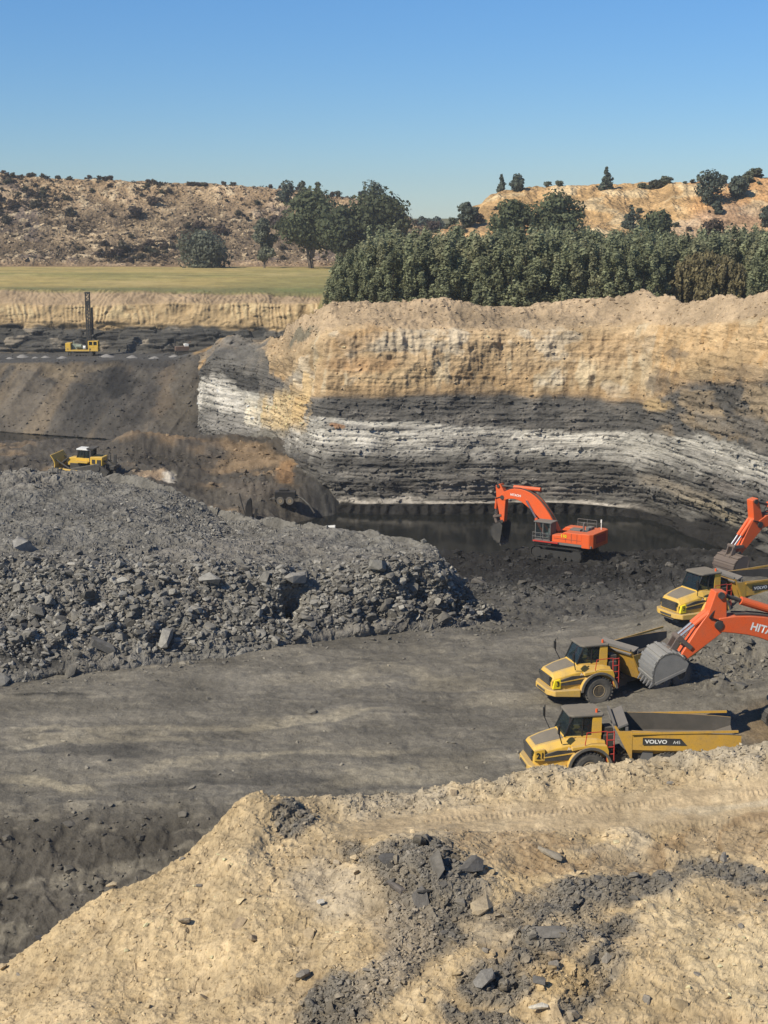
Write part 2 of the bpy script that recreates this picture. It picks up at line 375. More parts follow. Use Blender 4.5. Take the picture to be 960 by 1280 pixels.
# ---- water
wm, nt, b = new_mat('pit_water')
b.inputs['Base Color'].default_value = (0.012, 0.013, 0.012, 1); b.inputs['Roughness'].default_value = 0.10; b.inputs['IOR'].default_value = 1.33; b.inputs['Specular IOR Level'].default_value = 0.22
tc = N(nt, 'ShaderNodeTexCoord'); nn = ntex(nt, tc.outputs['Object'], 0.9, 4)
bp = N(nt, 'ShaderNodeBump'); bp.inputs['Strength'].default_value = 0.12; bp.inputs['Distance'].default_value = 0.1
nt.links.new(nn.outputs[0], bp.inputs['Height']); nt.links.new(bp.outputs[0], b.inputs['Normal'])
def water(name, corners):
    me = np_mesh(name, np.array([[x * K, y * K, -8.0 * K] for x, y in corners]), np.array([[0, 1, 2, 3]]), wm)
    o = mobj(name, me); o['kind'] = 'structure'
water('pit_water', [(-14, 148), (75, 100), (75, 190), (-14, 190)])
water('pond_water', [(-110, 215), (-20, 215), (-20, 260), (-110, 260)])

# ---- muckpile of blasted shale
kx = [-320, -150, 0, 100, 200, 300, 400, 478, 532, 556, 580, 612]
toe = [872, 862, 851, 838, 828, 816, 797, 788, 784, 782, 779, 772]
cry = [712, 712, 712, 716, 722, 726, 728, 716, 706, 730, 754, 769]; crD = [94, 94, 94, 94.5, 95, 95.5, 96.5, 98, 99.5, 99, 99.5, 102]
bky = [578, 584, 590, 592, 607, 648, 658, 669, 680, 706, 740, 764]; bkD = [130, 128, 126, 125, 122, 117, 112, 108, 104.5, 103.5, 103, 104]
rows = [G(kx, np.array(toe) + 22, -.9), G(kx, toe, 0.1 - np.array([0] * 9 + [.1, .4, .9])), P(kx, cry, crD),
        P(kx, np.array(cry) * .5 + np.array(bky) * .5, np.array(crD) * .5 + np.array(bkD) * .5), P(kx, bky, bkD),
        Q(kx, np.array(bkD) + 6, [1.5] * 6 + [1, .5, 0, -1, -2, -3]), Q(kx, np.array(bkD) + 16, [-6] * 12)]
mk = Sheet(kx, rows, [12, 130, 60, 80, 20, 12], 980, soft=3)
p = mk.flat(); s = mk.s.ravel(); px = mk.px.ravel(); py = mk.py.ravel()
f1, g1, v1, t1 = cells(p * C(.45, .45, .6) + .3 * fbm(p * .3, 3, 4)[:, None], 3)
f2_, g2, v2, t2 = cells(p * 1.25, 6)
nb = fbm(p * .09, 4, 51); nm = fbm(p * .5, 4, 52)
band = smooth(fbm(p * C(.05, .05, .3), 3, 55), -.25, .35)
face = smooth(s, 1.0, 1.25) * smooth(s, 2.35, 1.9)
rf = .35 + .65 * np.maximum(face, band * .7)
dd = rf * (.6 * (v1 - .45) * smooth(g1, 0, .18) + .6 * t1 + .34 * (v2 - .5) * smooth(g2, 0, .2) + .4 * t2) + .7 * nb + .22 * nm
dd += 1.2 * face * smooth(px, 300, 380) * fbm(p * .22, 3, 57)
dd -= 2.6 * gauss((px - 368) / 12, (py - 748) / 13) + 2.0 * gauss((px - 530) / 15, (py - 742) / 10)
dd += .8 * gauss((px - 362) / 22, (py - 724) / 8)
mk.push(dd * smooth(s, .2, 1.05)); 
c = np.tile(C(.158, .149, .131), (len(p), 1))
c = lerp(c, C(.215, .205, .185), smooth(v1, .5, 1) * .6 * rf); c = lerp(c, C(.12, .113, .103), smooth(v1, .4, 0) * .5)
c = lerp(c, C(.165, .15, .13), smooth(nb, .1, .5) * .5)
c = blobs(c, px, py, [(90, 705, 150, 10, 2, C(.125, .118, .107), .8), (440, 700, 90, 14, 12, C(.14, .13, .115), .7), (330, 770, 60, 40, 0, C(.12, .115, .105), .6), (30, 825, 60, 18, 10, C(.07, .067, .062), .9),
                      (480, 770, 110, 16, -6, C(.085, .08, .074), .7), (590, 760, 50, 25, 0, C(.075, .072, .067), .7), (120, 640, 120, 16, 5, C(.10, .096, .09), .5), (255, 765, 12, 22, 10, C(.13, .10, .085), .5)],
          (18 * nm, 9 * nb))
c = c * (1 + .35 * (v2 - .5) + .15 * nm)[:, None]
mk.build('muck_pile', M['muck'], c, False)

# ---- foreground: sandy dump edge, haul bench and near spoil
kx = [-320, -140, 0, 60, 130, 180, 250, 312, 350, 400, 520, 640, 760, 860, 960, 1110, 1320]
cr = [1372, 1285, 1210, 1166, 1117, 1099, 1052, 991, 1000, 996, 994, 974, 957, 942, 934, 928, 921]
cD = [39, 41.5, 43, 43.5, 44.5, 45, 46.5, 48, 48.6, 49.3, 50, 50.4, 50.6, 50.6, 50.6, 50.6, 50.6]
r2 = [1392, 1305, 1232, 1190, 1145, 1128, 1086, 1030, 1038, 1028, 1016, 1000, 988, 976, 970, 964, 958]
d2 = [38.2, 40.6, 42, 42.5, 43.4, 43.8, 45.2, 46.8, 47.0, 47.6, 48.4, 48.8, 49.0, 49.0, 49.0, 49.0, 49.0]
r3 = [1412, 1330, 1258, 1220, 1180, 1165, 1128, 1078, 1076, 1062, 1052, 1050, 1046, 1040, 1034, 1028, 1022]
d3 = [37.4, 39.6, 40.8, 41.2, 42.0, 42.3, 43.4, 44.6, 45.0, 45.2, 45.4, 45.6, 45.8, 45.9, 46, 46, 46]
r4 = [1440, 1360, 1292, 1258, 1222, 1208, 1176, 1130, 1120, 1105, 1078, 1092, 1092, 1090, 1086, 1080, 1074]
d4 = [36.3, 38.4, 39.4, 39.8, 40.5, 40.8, 41.6, 42.6, 43, 43.3, 43.6, 43.2, 43.3, 43.6, 43.8, 44, 44]
r5 = [1470, 1392, 1330, 1300, 1268, 1256, 1228, 1190, 1178, 1165, 1150, 1142, 1140, 1138, 1134, 1130, 1126]
d5 = [35.2, 37, 37.9, 38.2, 38.8, 39, 39.6, 40.3, 40.6, 40.8, 40.6, 40.8, 41, 41.2, 41.4, 41.6, 41.6]
r6 = [1500, 1430, 1375, 1350, 1320, 1308, 1282, 1250, 1240, 1230, 1218, 1208, 1192, 1168, 1150, 1145, 1140]
d6 = [34, 35.6, 36.2, 36.4, 36.8, 37, 37.4, 38, 38.2, 38.3, 38, 38.0, 38.6, 39.4, 40.2, 40.4, 40.4]
r7 = [1545, 1490, 1440, 1420, 1395, 1385, 1365, 1340, 1332, 1325, 1318, 1312, 1305, 1298, 1292, 1288, 1284]
d7 = [32, 33.2, 33.8, 34, 34.3, 34.4, 34.6, 35, 35.1, 35.2, 35.2, 35.2, 35.4, 35.6, 35.8, 35.8, 35.8]
n_ = len(kx); cD_ = np.array(cD)
rows = [Q(kx, cD_ + np.array([8] * 7 + [10] * 10), [-1.2] * n_), Q(kx, cD_ + np.array([4] * 7 + [5] * 10), [1.0] * 7 + [2.2] * 10), P(kx, cr, cD), P(kx, r2, d2), P(kx, r3, d3), P(kx, r4, d4), P(kx, r5, d5), P(kx, r6, d6), P(kx, r7, d7),
        P(kx, np.array(r7) + 260, np.array(d7) - 7.5), Q(kx, [14] * n_, [15] * n_), Q(kx, [3] * n_, [24.2] * n_)]
fg = Sheet(kx, rows, [10, 24, 44, 48, 50, 54, 62, 80, 30, 10, 6], 1000, soft=4)
p = fg.flat(); s = fg.s.ravel(); px = fg.px.ravel(); py = fg.py.ravel()
nb = fbm(p * .18, 4, 61); nm = fbm(p * .8, 5, 62); nf = fbm(p * 3.2, 4, 63)
f1, g1, v1, t1 = cells(p * 1.5 + .5 * fbm(p * .9, 3, 64)[:, None], 7); f2_, g2, v2, t2 = cells(p * 4.2, 8)
road = smooth(s, 3.0, 3.25) * smooth(s, 4.0, 3.75) * smooth(px, 380, 470)
berm = smooth(s, 1.3, 1.9) * smooth(s, 3.1, 2.6) * smooth(px, 380, 450)
wx = 40 * fbm(p * .35, 4, 65); wy = 26 * fbm(p * .35, 4, 66)
def zone(lst):
    z = np.zeros(len(p))
    for x, y, rx, ry, an in lst:
        dx = px + wx - x; dy = py + wy - y; ca, sa = math.cos(R(an)), math.sin(R(an))
        z = np.maximum(z, 1 - smooth(np.hypot((dx * ca + dy * sa) / rx, (-dx * sa + dy * ca) / ry), .62, 1.1))
    return z
zbrk = smooth(fbm(p * .55, 4, 79), -1.0, -.15)
zd = np.maximum(zone([(356, 1022, 34, 26, 30), (550, 1105, 88, 50, 18), (530, 1150, 50, 30, 60)]), zbrk * zone([(358, 1022, 36, 26, 30), (440, 1060, 40, 20, 20), (548, 1105, 92, 52, 18), (520, 1160, 50, 36, 90), (478, 1215, 36, 100, 32), (432, 1265, 42, 60, 25), (680, 1162, 90, 32, -10), (790, 1118, 120, 26, -8), (920, 1108, 120, 26, -3),
           (650, 1195, 40, 40, 20), (760, 1172, 60, 16, -10), (612, 1225, 50, 30, 0), (725, 1235, 34, 70, 30), (600, 1270, 60, 16, 10), (960, 1120, 60, 24, -4)]))
zb = zone([(900, 1056, 170, 22, -6), (700, 1075, 130, 24, 4)])
mound = gauss((px - 540) / 70, (py - 1095) / 38) * .75 + gauss((px - 352) / 30, (py - 1015) / 18) * .35 + gauss((px - 800) / 150, (py - 1112) / 22) * .3
gul = ridged(np.stack([px * .016 + .006 * py + nb * .5, py * .0035, 0 * px], -1), 3, 70)
dep = np.maximum(0, 1 - road)
d = dep * (.26 * nb + .13 * nm + .045 * nf + .05 * (v1 - .5) * smooth(g1, 0, .4) + .08 * t1 + .05 * ridged(p * 1.6, 3, 130) + .035 * (v2 - .5) * smooth(g2, 0, .2) + .04 * t2) + mound
d += zd * (.13 * (v1 - .35) * smooth(g1, 0, .2) + .10 * (v2 - .5) + .16 * t1) + berm * (.22 * ridged(p * .9, 3, 71) + .04)
d += .12 * gul * smooth(s, 2.2, 3) * smooth(px, 520, 300)
track = (np.sin(p[:, 0] * 31 + 4 * nm) > .1) * (gauss((p[:, 1] - 55.4 - .05 * p[:, 0]) / .28, 0) + gauss((p[:, 1] - 53.6 - .05 * p[:, 0]) / .28, 0))
d += road * (.035 * nm + .025 * nf + .030 * track * smooth(fbm(p * C(.25, .25, .25), 3, 114), -.25, .4) + .03 * ridged(np.stack([p[:, 0] * .08, p[:, 1] * 1.6 - p[:, 0] * .08, 0 * px], -1), 3, 115))
fg.push(d * smooth(s, .1, 1.2))
c = np.tile(SANDC, (len(p), 1))
c = lerp(c, C(.42, .325, .20), smooth(nb, 0, .5) * .6); c = lerp(c, C(.34, .25, .145), smooth(-nm, .05, .5) * .5)
c = lerp(c, C(.36, .295, .20), berm * .7); c = lerp(c, C(.35, .27, .17), road * .8)
c = lerp(c, C(.30, .265, .21), smooth(fbm(p * C(.3, .3, .3), 3, 75), .1, .5) * smooth(px, 330, 460) * .6 * (1 - road))
c = lerp(c, C(.25, .175, .10), zb * .85); c = lerp(c, C(.135, .124, .107), np.clip(zd * 1.1, 0, 1) * (.82 + .18 * v1))
c = lerp(c, C(.19, .165, .13), smooth(zd, .05, .5) * smooth(zd, .95, .5) * .5)
rk = fbm(np.stack([(px + py * .75) * .03 + .5 * nm, (py - px * .6) * .0045, 0 * px], -1), 4, 78)
c = lerp(c, C(.35, .275, .175), smooth(rk, .05, .5) * smooth(s, 2.2, 3) * (1 - road) * (1 - zd) * .5); c = lerp(c, C(.44, .35, .225), smooth(-rk, .1, .5) * smooth(s, 2.2, 3) * (1 - zd) * .45)
c = blobs(c, px, py, [(260, 1160, 110, 70, -40, C(.45, .345, .205), .5), (420, 1110, 60, 50, 30, C(.33, .28, .21), .7), (480, 1190, 40, 90, 30, C(.30, .25, .185), .6), (900, 1200, 120, 60, 15, C(.45, .36, .225), .7), (930, 1010, 140, 10, -4, C(.42, .36, .26), .5), (690, 1225, 60, 30, 20, C(.40, .285, .14), .6)], (wx, wy))
c = c * (1 + .22 * (v2 - .5) + .15 * nm + .12 * (v1 - .5))[:, None]
fg.build('foreground_ground', M['sand'], c, False)

# ---- the big cut wall across the pit, with its spoil berm and the plateau behind
kx = [250, 262, 286, 320, 347, 374, 410, 450, 480, 560, 640, 720, 770, 800, 830, 860, 910, 960, 1060, 1300]
Db = np.array([236, 231, 223, 213, 201, 182, 176.5, 175.5, 175, 175, 175.5, 175, 174, 172.5, 169, 163, 155, 147, 132, 108])
y2 = [549, 549, 550, 560, 588, 628, 629, 628, 628, 628, 628, 629, 632, 638, 646, 655, 668, 690, 735, 840]
y3 = [534, 528, 530, 545, 556, 565, 567, 568, 568, 569, 570, 572, 574, 577, 580, 584, 593, 608, 640, 720]
y4 = [478, 471, 480, 492, 502, 520, 523, 526, 527, 532, 537, 540, 541, 541, 543, 547, 556, 568, 592, 655]
y5 = [462, 454, 446, 458, 474, 492, 494, 496, 494, 490, 491, 494, 497, 500, 488, 472, 468, 462, 470, 500]
y6 = [452, 446, 434, 436, 445, 440, 418, 412, 413, 416, 416, 412, 410, 408, 409, 410, 405, 400, 402, 410]
y7 = [446, 441, 425, 428, 425, 400, 388, 385, 385, 387, 387, 384, 380, 374, 382, 384, 379, 373, 374, 374]
kk = np.array([0, .4, 1, 1.4, 1.4, 1.2] + [1] * 14)
zpl = np.array([1, 1, 1, 1, 1, 1.5, 13.6] + [14.3] * 13); zfar = np.array([1.] * 5 + [1.5, 12.6] + [13.2] * 13)
rows = [Q(kx, Db - .5, [-12] * 20), Q(kx, Db, [-8.2] * 20), P(kx, y2, Db + .7), P(kx, y3, Db + 2.2 * kk), P(kx, y4, Db + 3.6 * kk), P(kx, y5, Db + 5 * kk), P(kx, y6, Db + 7.2 * kk), P(kx, y7, Db + 14 * kk),
        Q(kx, Db + 20, zpl - .3), Q(kx, Db + 34, zpl), Q(kx, np.maximum(Db + 60, 300), zfar), Q(kx, [425] * 20, zfar - .8)]
hw = Sheet(kx, rows, [4, 24, 70, 52, 46, 74, 44, 16, 10, 12, 10], 1000, soft=1)
p = hw.flat(); s = hw.s.ravel(); px = hw.px.ravel(); py = hw.py.ravel()
nb = fbm(p * .06, 4, 81); nm = fbm(p * .35, 5, 82)
lam = .55 * fbm(p * C(.10, .10, 1.5), 4, 83) + .65 * fbm(p * C(.16, .16, 3.6), 4, 89); blk = cells(p * C(.42, .42, 1.1) + .4 * nm[:, None] * C(1, 1, .2), 9); blk2 = cells(p * C(1.0, 1.0, 2.6), 10)
flute = np.sin(p[:, 0] * 5.2 + 1.5 * nb + 3.0 * fbm(p * C(.5, .5, .08), 3, 84)) * .5 + .5
rock = smooth(s, 1.8, 2.0) * smooth(s, 5.1, 4.7)
tanb = smooth(s, 4.8, 5.2) * smooth(s, 6.15, 5.85)
bermz = smooth(s, 5.9, 6.3) * smooth(s, 9.0, 8.0)
wing = smooth(px, 400, 360)
d = rock * (.30 * lam + .22 * (blk[2] - .5) * smooth(blk[1], 0, .15) + .16 * (blk2[2] - .5) + .22 * blk[3] + .25 * nm)
d += tanb * (.42 * nm + .20 * fbm(p * 1.1, 4, 111) + .26 * flute * smooth(s, 5.2, 5.9) * (.3 + smooth(nb, -.2, .3)) + .12 * lam + .10 * (blk[2] - .5) + .30 * ridged(p * C(.55, .55, .12), 3, 90)) + 1.3 * nb * smooth(s, 1, 2) * smooth(s, 6, 5)
d += smooth(s, 1.0, 1.3) * smooth(s, 2.0, 1.8) * (.35 * np.sin(p[:, 0] * 3.5 + 3 * nm) + .3 * nm)
d -= 1.0 * smooth(s, 1.95, 2.05) * smooth(s, 2.5, 2.2) * (1 - wing)
hw.push(d * smooth(s, .2, 1.0)); hw.push(bermz * (1.5 * ridged(p * C(.055, .055, .02), 4, 85) * smooth(s, 6.2, 7.0) * smooth(s, 8.6, 7.6) + .45 * nm + .30 * ridged(p * .5, 3, 112) + .16 * fbm(p * 1.6, 3, 113)), (0, 0, 1))
sw = s + .10 * nm + .10 * nb + .05 * lam * (s < 6)
c = np.tile(COAL, (len(p), 1))
def layer(c, a, col, w=.06): return lerp(c, col, smooth(sw, a - w, a + w))
c = lerp(c, C(.36, .33, .29), smooth(sw, 1.91, 1.99) * smooth(px, 840, 740))
c = layer(c, 2.06, C(.092, .087, .079), .05)
c = layer(c, 3.02, C(.34, .322, .285), .22)
c = layer(c, 4.02, C(.092, .087, .08), .08)
c = layer(c, 4.93, C(.34, .235, .13), .14)
c = layer(c, 5.35, C(.42, .305, .18), .25)
c = layer(c, 6.15, C(.36, .27, .175), .12)
c = layer(c, 8.6, C(.17, .16, .07), .4)
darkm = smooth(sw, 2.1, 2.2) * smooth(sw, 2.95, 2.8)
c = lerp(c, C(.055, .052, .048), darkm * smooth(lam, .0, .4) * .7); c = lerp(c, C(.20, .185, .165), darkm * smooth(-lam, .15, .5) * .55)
c = lerp(c, C(.20, .18, .16), darkm * gauss((px - 620) / 120, (py - 612) / 12) * .8)
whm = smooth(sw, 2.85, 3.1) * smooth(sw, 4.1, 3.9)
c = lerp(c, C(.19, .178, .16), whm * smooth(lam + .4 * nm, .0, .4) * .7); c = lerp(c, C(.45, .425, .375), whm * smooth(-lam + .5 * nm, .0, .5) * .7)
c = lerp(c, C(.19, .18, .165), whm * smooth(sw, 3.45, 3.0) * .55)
dk = smooth(sw, 4.0, 4.1) * smooth(sw, 5.0, 4.85)
c = lerp(c, C(.14, .128, .112), dk * smooth(nm + .5 * lam, .05, .5) * .65); c = lerp(c, C(.27, .205, .13), dk * smooth(px, 800, 870) * smooth(fbm(p * C(.14, .14, .4), 4, 102), .08, .4) * .8)
tm = smooth(sw, 4.95, 5.2) * smooth(sw, 6.2, 6.0)
c = lerp(c, C(.47, .40, .28), tm * smooth(fbm(p * C(.7, .7, .12), 4, 101) + .5 * nb, .1, .5) * .6); c = lerp(c, C(.42, .25, .10), tm * smooth(nb, .1, .45) * .5)
c = lerp(c, C(.52, .46, .36), tm * smooth(px, 860, 780) * smooth(fbm(p * C(.22, .22, .3), 4, 88), .28, .55) * .55)
w_ = (14 * nm, 8 * nb)
DKB = C(.085, .076, .064)
c = blobs(c, px, py, [(290, 462, 44, 22, 12, C(.115, .108, .097), 1), (268, 434, 28, 8, -22, C(.30, .20, .10), 1), (322, 448, 26, 16, 30, C(.12, .112, .1), .9), (308, 438, 34, 12, 6, C(.135, .125, .11), .95), (290, 452, 44, 16, 0, C(.11, .104, .095), .9), (305, 476, 22, 12, 20, C(.06, .058, .055), .9), (352, 455, 13, 7, 10, C(.16, .11, .06), .9), (343, 490, 16, 6, -15, C(.11, .1, .09), .8), (366, 472, 20, 6, -38, C(.20, .18, .15), .7),
                      (278, 500, 22, 26, 10, C(.50, .47, .42), 1), (276, 530, 40, 18, 8, C(.19, .18, .165), .95), (316, 512, 18, 20, 10, C(.48, .44, .36), 1), (352, 510, 30, 30, 5, C(.44, .335, .19), .95), (378, 500, 14, 38, 18, C(.46, .33, .17), .9), (358, 440, 30, 24, 20, C(.35, .255, .15), .7), (386, 470, 6, 34, 24, C(.46, .34, .19), .7), (330, 540, 40, 7, -14, C(.13, .12, .1), .8),
                      (377, 420, 22, 8, -28, C(.12, .115, .085), .8), (407, 372, 22, 12, 55, C(.33, .25, .17), .8),
                      (835, 480, 24, 18, 20, DKB, .7), (880, 505, 26, 12, 0, DKB, .5), (925, 500, 30, 12, 10, DKB, .5), (890, 470, 34, 9, -8, C(.30, .225, .135), .8), (945, 470, 40, 10, 5, C(.27, .20, .125), .75), (870, 530, 20, 8, 20, C(.26, .2, .13), .6), (935, 520, 26, 7, 15, C(.24, .19, .13), .6), (830, 510, 22, 10, 5, C(.33, .24, .13), .9), (900, 455, 50, 14, -5, C(.32, .23, .13), .7), (850, 447, 20, 8, 20, DKB, .6), (950, 545, 40, 18, 25, C(.17, .15, .125), .7), (900, 532, 40, 12, 20, C(.15, .135, .115), .7),
                      (760, 430, 60, 18, 0, C(.36, .25, .14), .7), (640, 398, 120, 10, 0, C(.27, .205, .135), .8), (500, 470, 60, 14, 0, C(.40, .30, .175), .5), (760, 470, 50, 16, 0, C(.44, .35, .22), .4), (445, 425, 40, 16, -20, C(.40, .25, .12), .6), (450, 455, 50, 12, 0, C(.36, .22, .11), .6),
                      (420, 529, 14, 3, 0, C(.30, .16, .08), .8), (900, 640, 60, 14, 22, C(.27, .23, .165), .7), (850, 612, 50, 9, 15, C(.21, .18, .14), .7), (930, 650, 40, 14, 35, C(.13, .12, .105), .8), (905, 610, 26, 10, 20, C(.15, .135, .12), .7)], w_)
gr = smooth(s, 8.3, 9.2)
c = lerp(c, C(.20, .17, .06), gr * .7)
c = c * (1 + .18 * nm + .14 * (blk[2] - .5) * rock + .10 * (blk2[2] - .5))[:, None]
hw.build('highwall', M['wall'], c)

# ---- left pit: spoil slope, drill bench, far cut face and the field on top
kx = [-420, -180, 0, 60, 120, 180, 215, 240, 270, 296, 322, 350, 378, 410, 460]
y1 = [515, 530, 540, 545, 549, 553, 553, 553, 553, 553, 553, 553, 553, 553, 553]
y2 = [452, 453, 454, 453, 451, 449.5, 449, 441, 430, 423, 424, 424, 425, 425, 425]; z2 = [1.5, 1.5, 1.5, 1.5, 1.5, 1.5, 1.8, 2.8, 3.8, 4.6, 5, 5, 5, 5, 5]
y3 = [441] * 3 + [441.5] * 12
y4 = [404, 404, 405, 405, 405, 407, 408, 409, 410, 411, 411, 412, 412, 412, 412]
y5 = [378, 378, 379, 381, 382, 381, 380, 381, 381, 380, 380, 381, 380, 380, 380]
y6 = [356, 358, 361, 364, 366, 365, 367, 368, 368, 368, 368, 370, 371, 371, 371]
o_ = np.ones(15)
rows = [G(kx, np.array(y1) + 6, -10.5), G(kx, y1, -8), G(kx, y2, z2), G(kx, y3, 1.5), P(kx, y4, 283 * o_), P(kx, y5, 284.5 * o_), P(kx, y6, 288 * o_), Q(kx, 296 * o_, 12.7 * o_), P(kx, [342] * 15, 345 * o_), P(kx, [332.5] * 15, 424 * o_), Q(kx, 520 * o_, 12.5 * o_)]
lp = Sheet(kx, rows, [4, 90, 14, 50, 36, 26, 12, 16, 16, 6], 720, soft=1)
p = lp.flat(); s = lp.s.ravel(); px = lp.px.ravel(); py = lp.py.ravel()
nb = fbm(p * .05, 4, 91); nm = fbm(p * .3, 5, 92); lam = fbm(p * C(.07, .07, 1.0), 5, 93); blk = cells(p * C(.25, .25, .6) + .4 * nm[:, None] * C(1, 1, .2), 12)
flute = np.abs(np.sin(p[:, 0] * 2.5 + 9 * fbm(p * C(.10, .10, .02), 4, 98) + 1.6 * fbm(p * C(.5, .5, .10), 3, 94))) * (.5 + .5 * smooth(fbm(p * C(.1, .1, .3), 3, 100), -.4, .3))
cut = smooth(s, 3.02, 3.12) * smooth(s, 4.1, 3.9); fl_ = smooth(s, 4.0, 4.15) * smooth(s, 5.15, 4.9); sl_ = smooth(s, .9, 1.1) * smooth(s, 2.05, 1.9)
d = cut * (.9 * lam + 1.2 * (blk[2] - .5) * smooth(blk[1], 0, .2)) + fl_ * (.5 * flute * smooth(fbm(p * C(.03, .03, .03), 3, 103) + .5 * smooth(px, 120, 280), -.35, .2) + .6 * nm + .3 * (blk[2] - .5)) + smooth(s, 5, 5.2) * smooth(s, 6.6, 6) * (.6 * nm + .3 * flute) + sl_ * (.6 * nb + .34 * nm + .12 * fbm(p * 1.1, 3, 120) + .35 * ridged(np.stack([px * .03 + py * .022, py * .003, 0 * px], -1), 3, 95))
d += smooth(s, 2.0, 2.2) * smooth(s, 3.0, 2.8) * .12 * nm + .12 * nm * smooth(s, 7, 8)
lp.push(d)
c = np.tile(C(.085, .076, .065), (len(p), 1))
str_ = fbm(np.stack([px * .028 + py * .020, py * .004, 0 * px], -1), 4, 96)
str2 = fbm(np.stack([px * .030 - py * .018, py * .004, 0 * px], -1), 4, 97)
st = np.where(px > 185, str2, str_)
c = lerp(c, C(.16, .125, .085), smooth(st, .05, .45) * .8); c = lerp(c, C(.055, .05, .045), smooth(-st, .1, .5) * .8)
c = blobs(c, px, py, [(60, 462, 70, 12, 10, C(.19, .15, .10), .7), (30, 505, 45, 40, -30, C(.15, .125, .095), .5), (125, 500, 40, 60, 30, C(.05, .047, .043), .8), (148, 478, 22, 20, 30, C(.024, .023, .022), .95), (225, 500, 26, 46, 20, C(.105, .09, .07), .7), (190, 455, 45, 12, 0, C(.05, .047, .044), .9), (268, 434, 30, 8, -22, C(.30, .20, .10), 1), (205, 495, 14, 40, 15, C(.13, .10, .07), .6), (100, 458, 60, 5, 0, C(.17, .135, .09), .5)], (10 * nm, 6 * nb))
sw = s + .12 * nm + .12 * nb
def layer(c, a, col, w=.06): return lerp(c, col, smooth(sw, a - w, a + w))
c = lerp(c, C(.075, .073, .07), smooth(s, 1.97, 2.03) * (s < 3)); 
c = layer(c, 3.06, C(.075, .071, .064), .04)
cutm = smooth(sw, 3.1, 3.2) * smooth(sw, 4.05, 3.9)
c = lerp(c, C(.06, .058, .055), cutm * smooth(lam, -.05, .25) * .85); c = lerp(c, C(.26, .22, .17), cutm * smooth(blk[2], .6, .85) * smooth(nm, .0, .4) * .7)
c = lerp(c, C(.05, .05, .048), cutm * smooth(px, 150, 330) * smooth(sw, 3.3, 3.7) * .8)
c = layer(c, 4.0, C(.36, .26, .145), .08)
c = lerp(c, C(.50, .39, .225), smooth(sw, 4.2, 4.5) * smooth(sw, 5.1, 4.9) * smooth(flute, .3, .9) * .8)
c = layer(c, 5.05, C(.30, .22, .14), .12)
c = layer(c, 5.95, C(.20, .17, .08), .12)
c = lerp(c, C(.15, .15, .065), smooth(sw, 6.0, 6.3) * smooth(s, 7.2, 6.7) * (.5 + .5 * smooth(nm, -.2, .3)))
c = lerp(c, C(.36, .28, .11), smooth(s, 6.7, 7.3)); c = lerp(c, C(.25, .225, .085), smooth(s, 7.2, 7.8) * smooth(fbm(p * C(.012, .03, 1), 4, 99), -.1, .4) * .8)
c = lerp(c, C(.22, .15, .085), smooth(s, 8.82, 8.92))
c = lerp(c, C(.14, .155, .06), smooth(px, 240, 380) * smooth(s, 6.2, 6.6) * smooth(s, 8.4, 7.4) * .5)
c = c * (1 + .16 * nm + .2 * (blk[2] - .5) * cut)[:, None]
c = lerp(c, C(.42, .33, .15), smooth(s, 6.9, 7.3) * smooth(s, 8.9, 8.6) * smooth(fbm(p * C(.05, .12, 1), 5, 104), .05, .5) * .6); c = lerp(c, C(.17, .16, .065), smooth(s, 6.9, 7.3) * smooth(s, 8.9, 8.6) * smooth(fbm(p * C(.06, .16, 1), 5, 105), .1, .5) * .5)
lp.build('left_pit_slope', M['slope'], c)

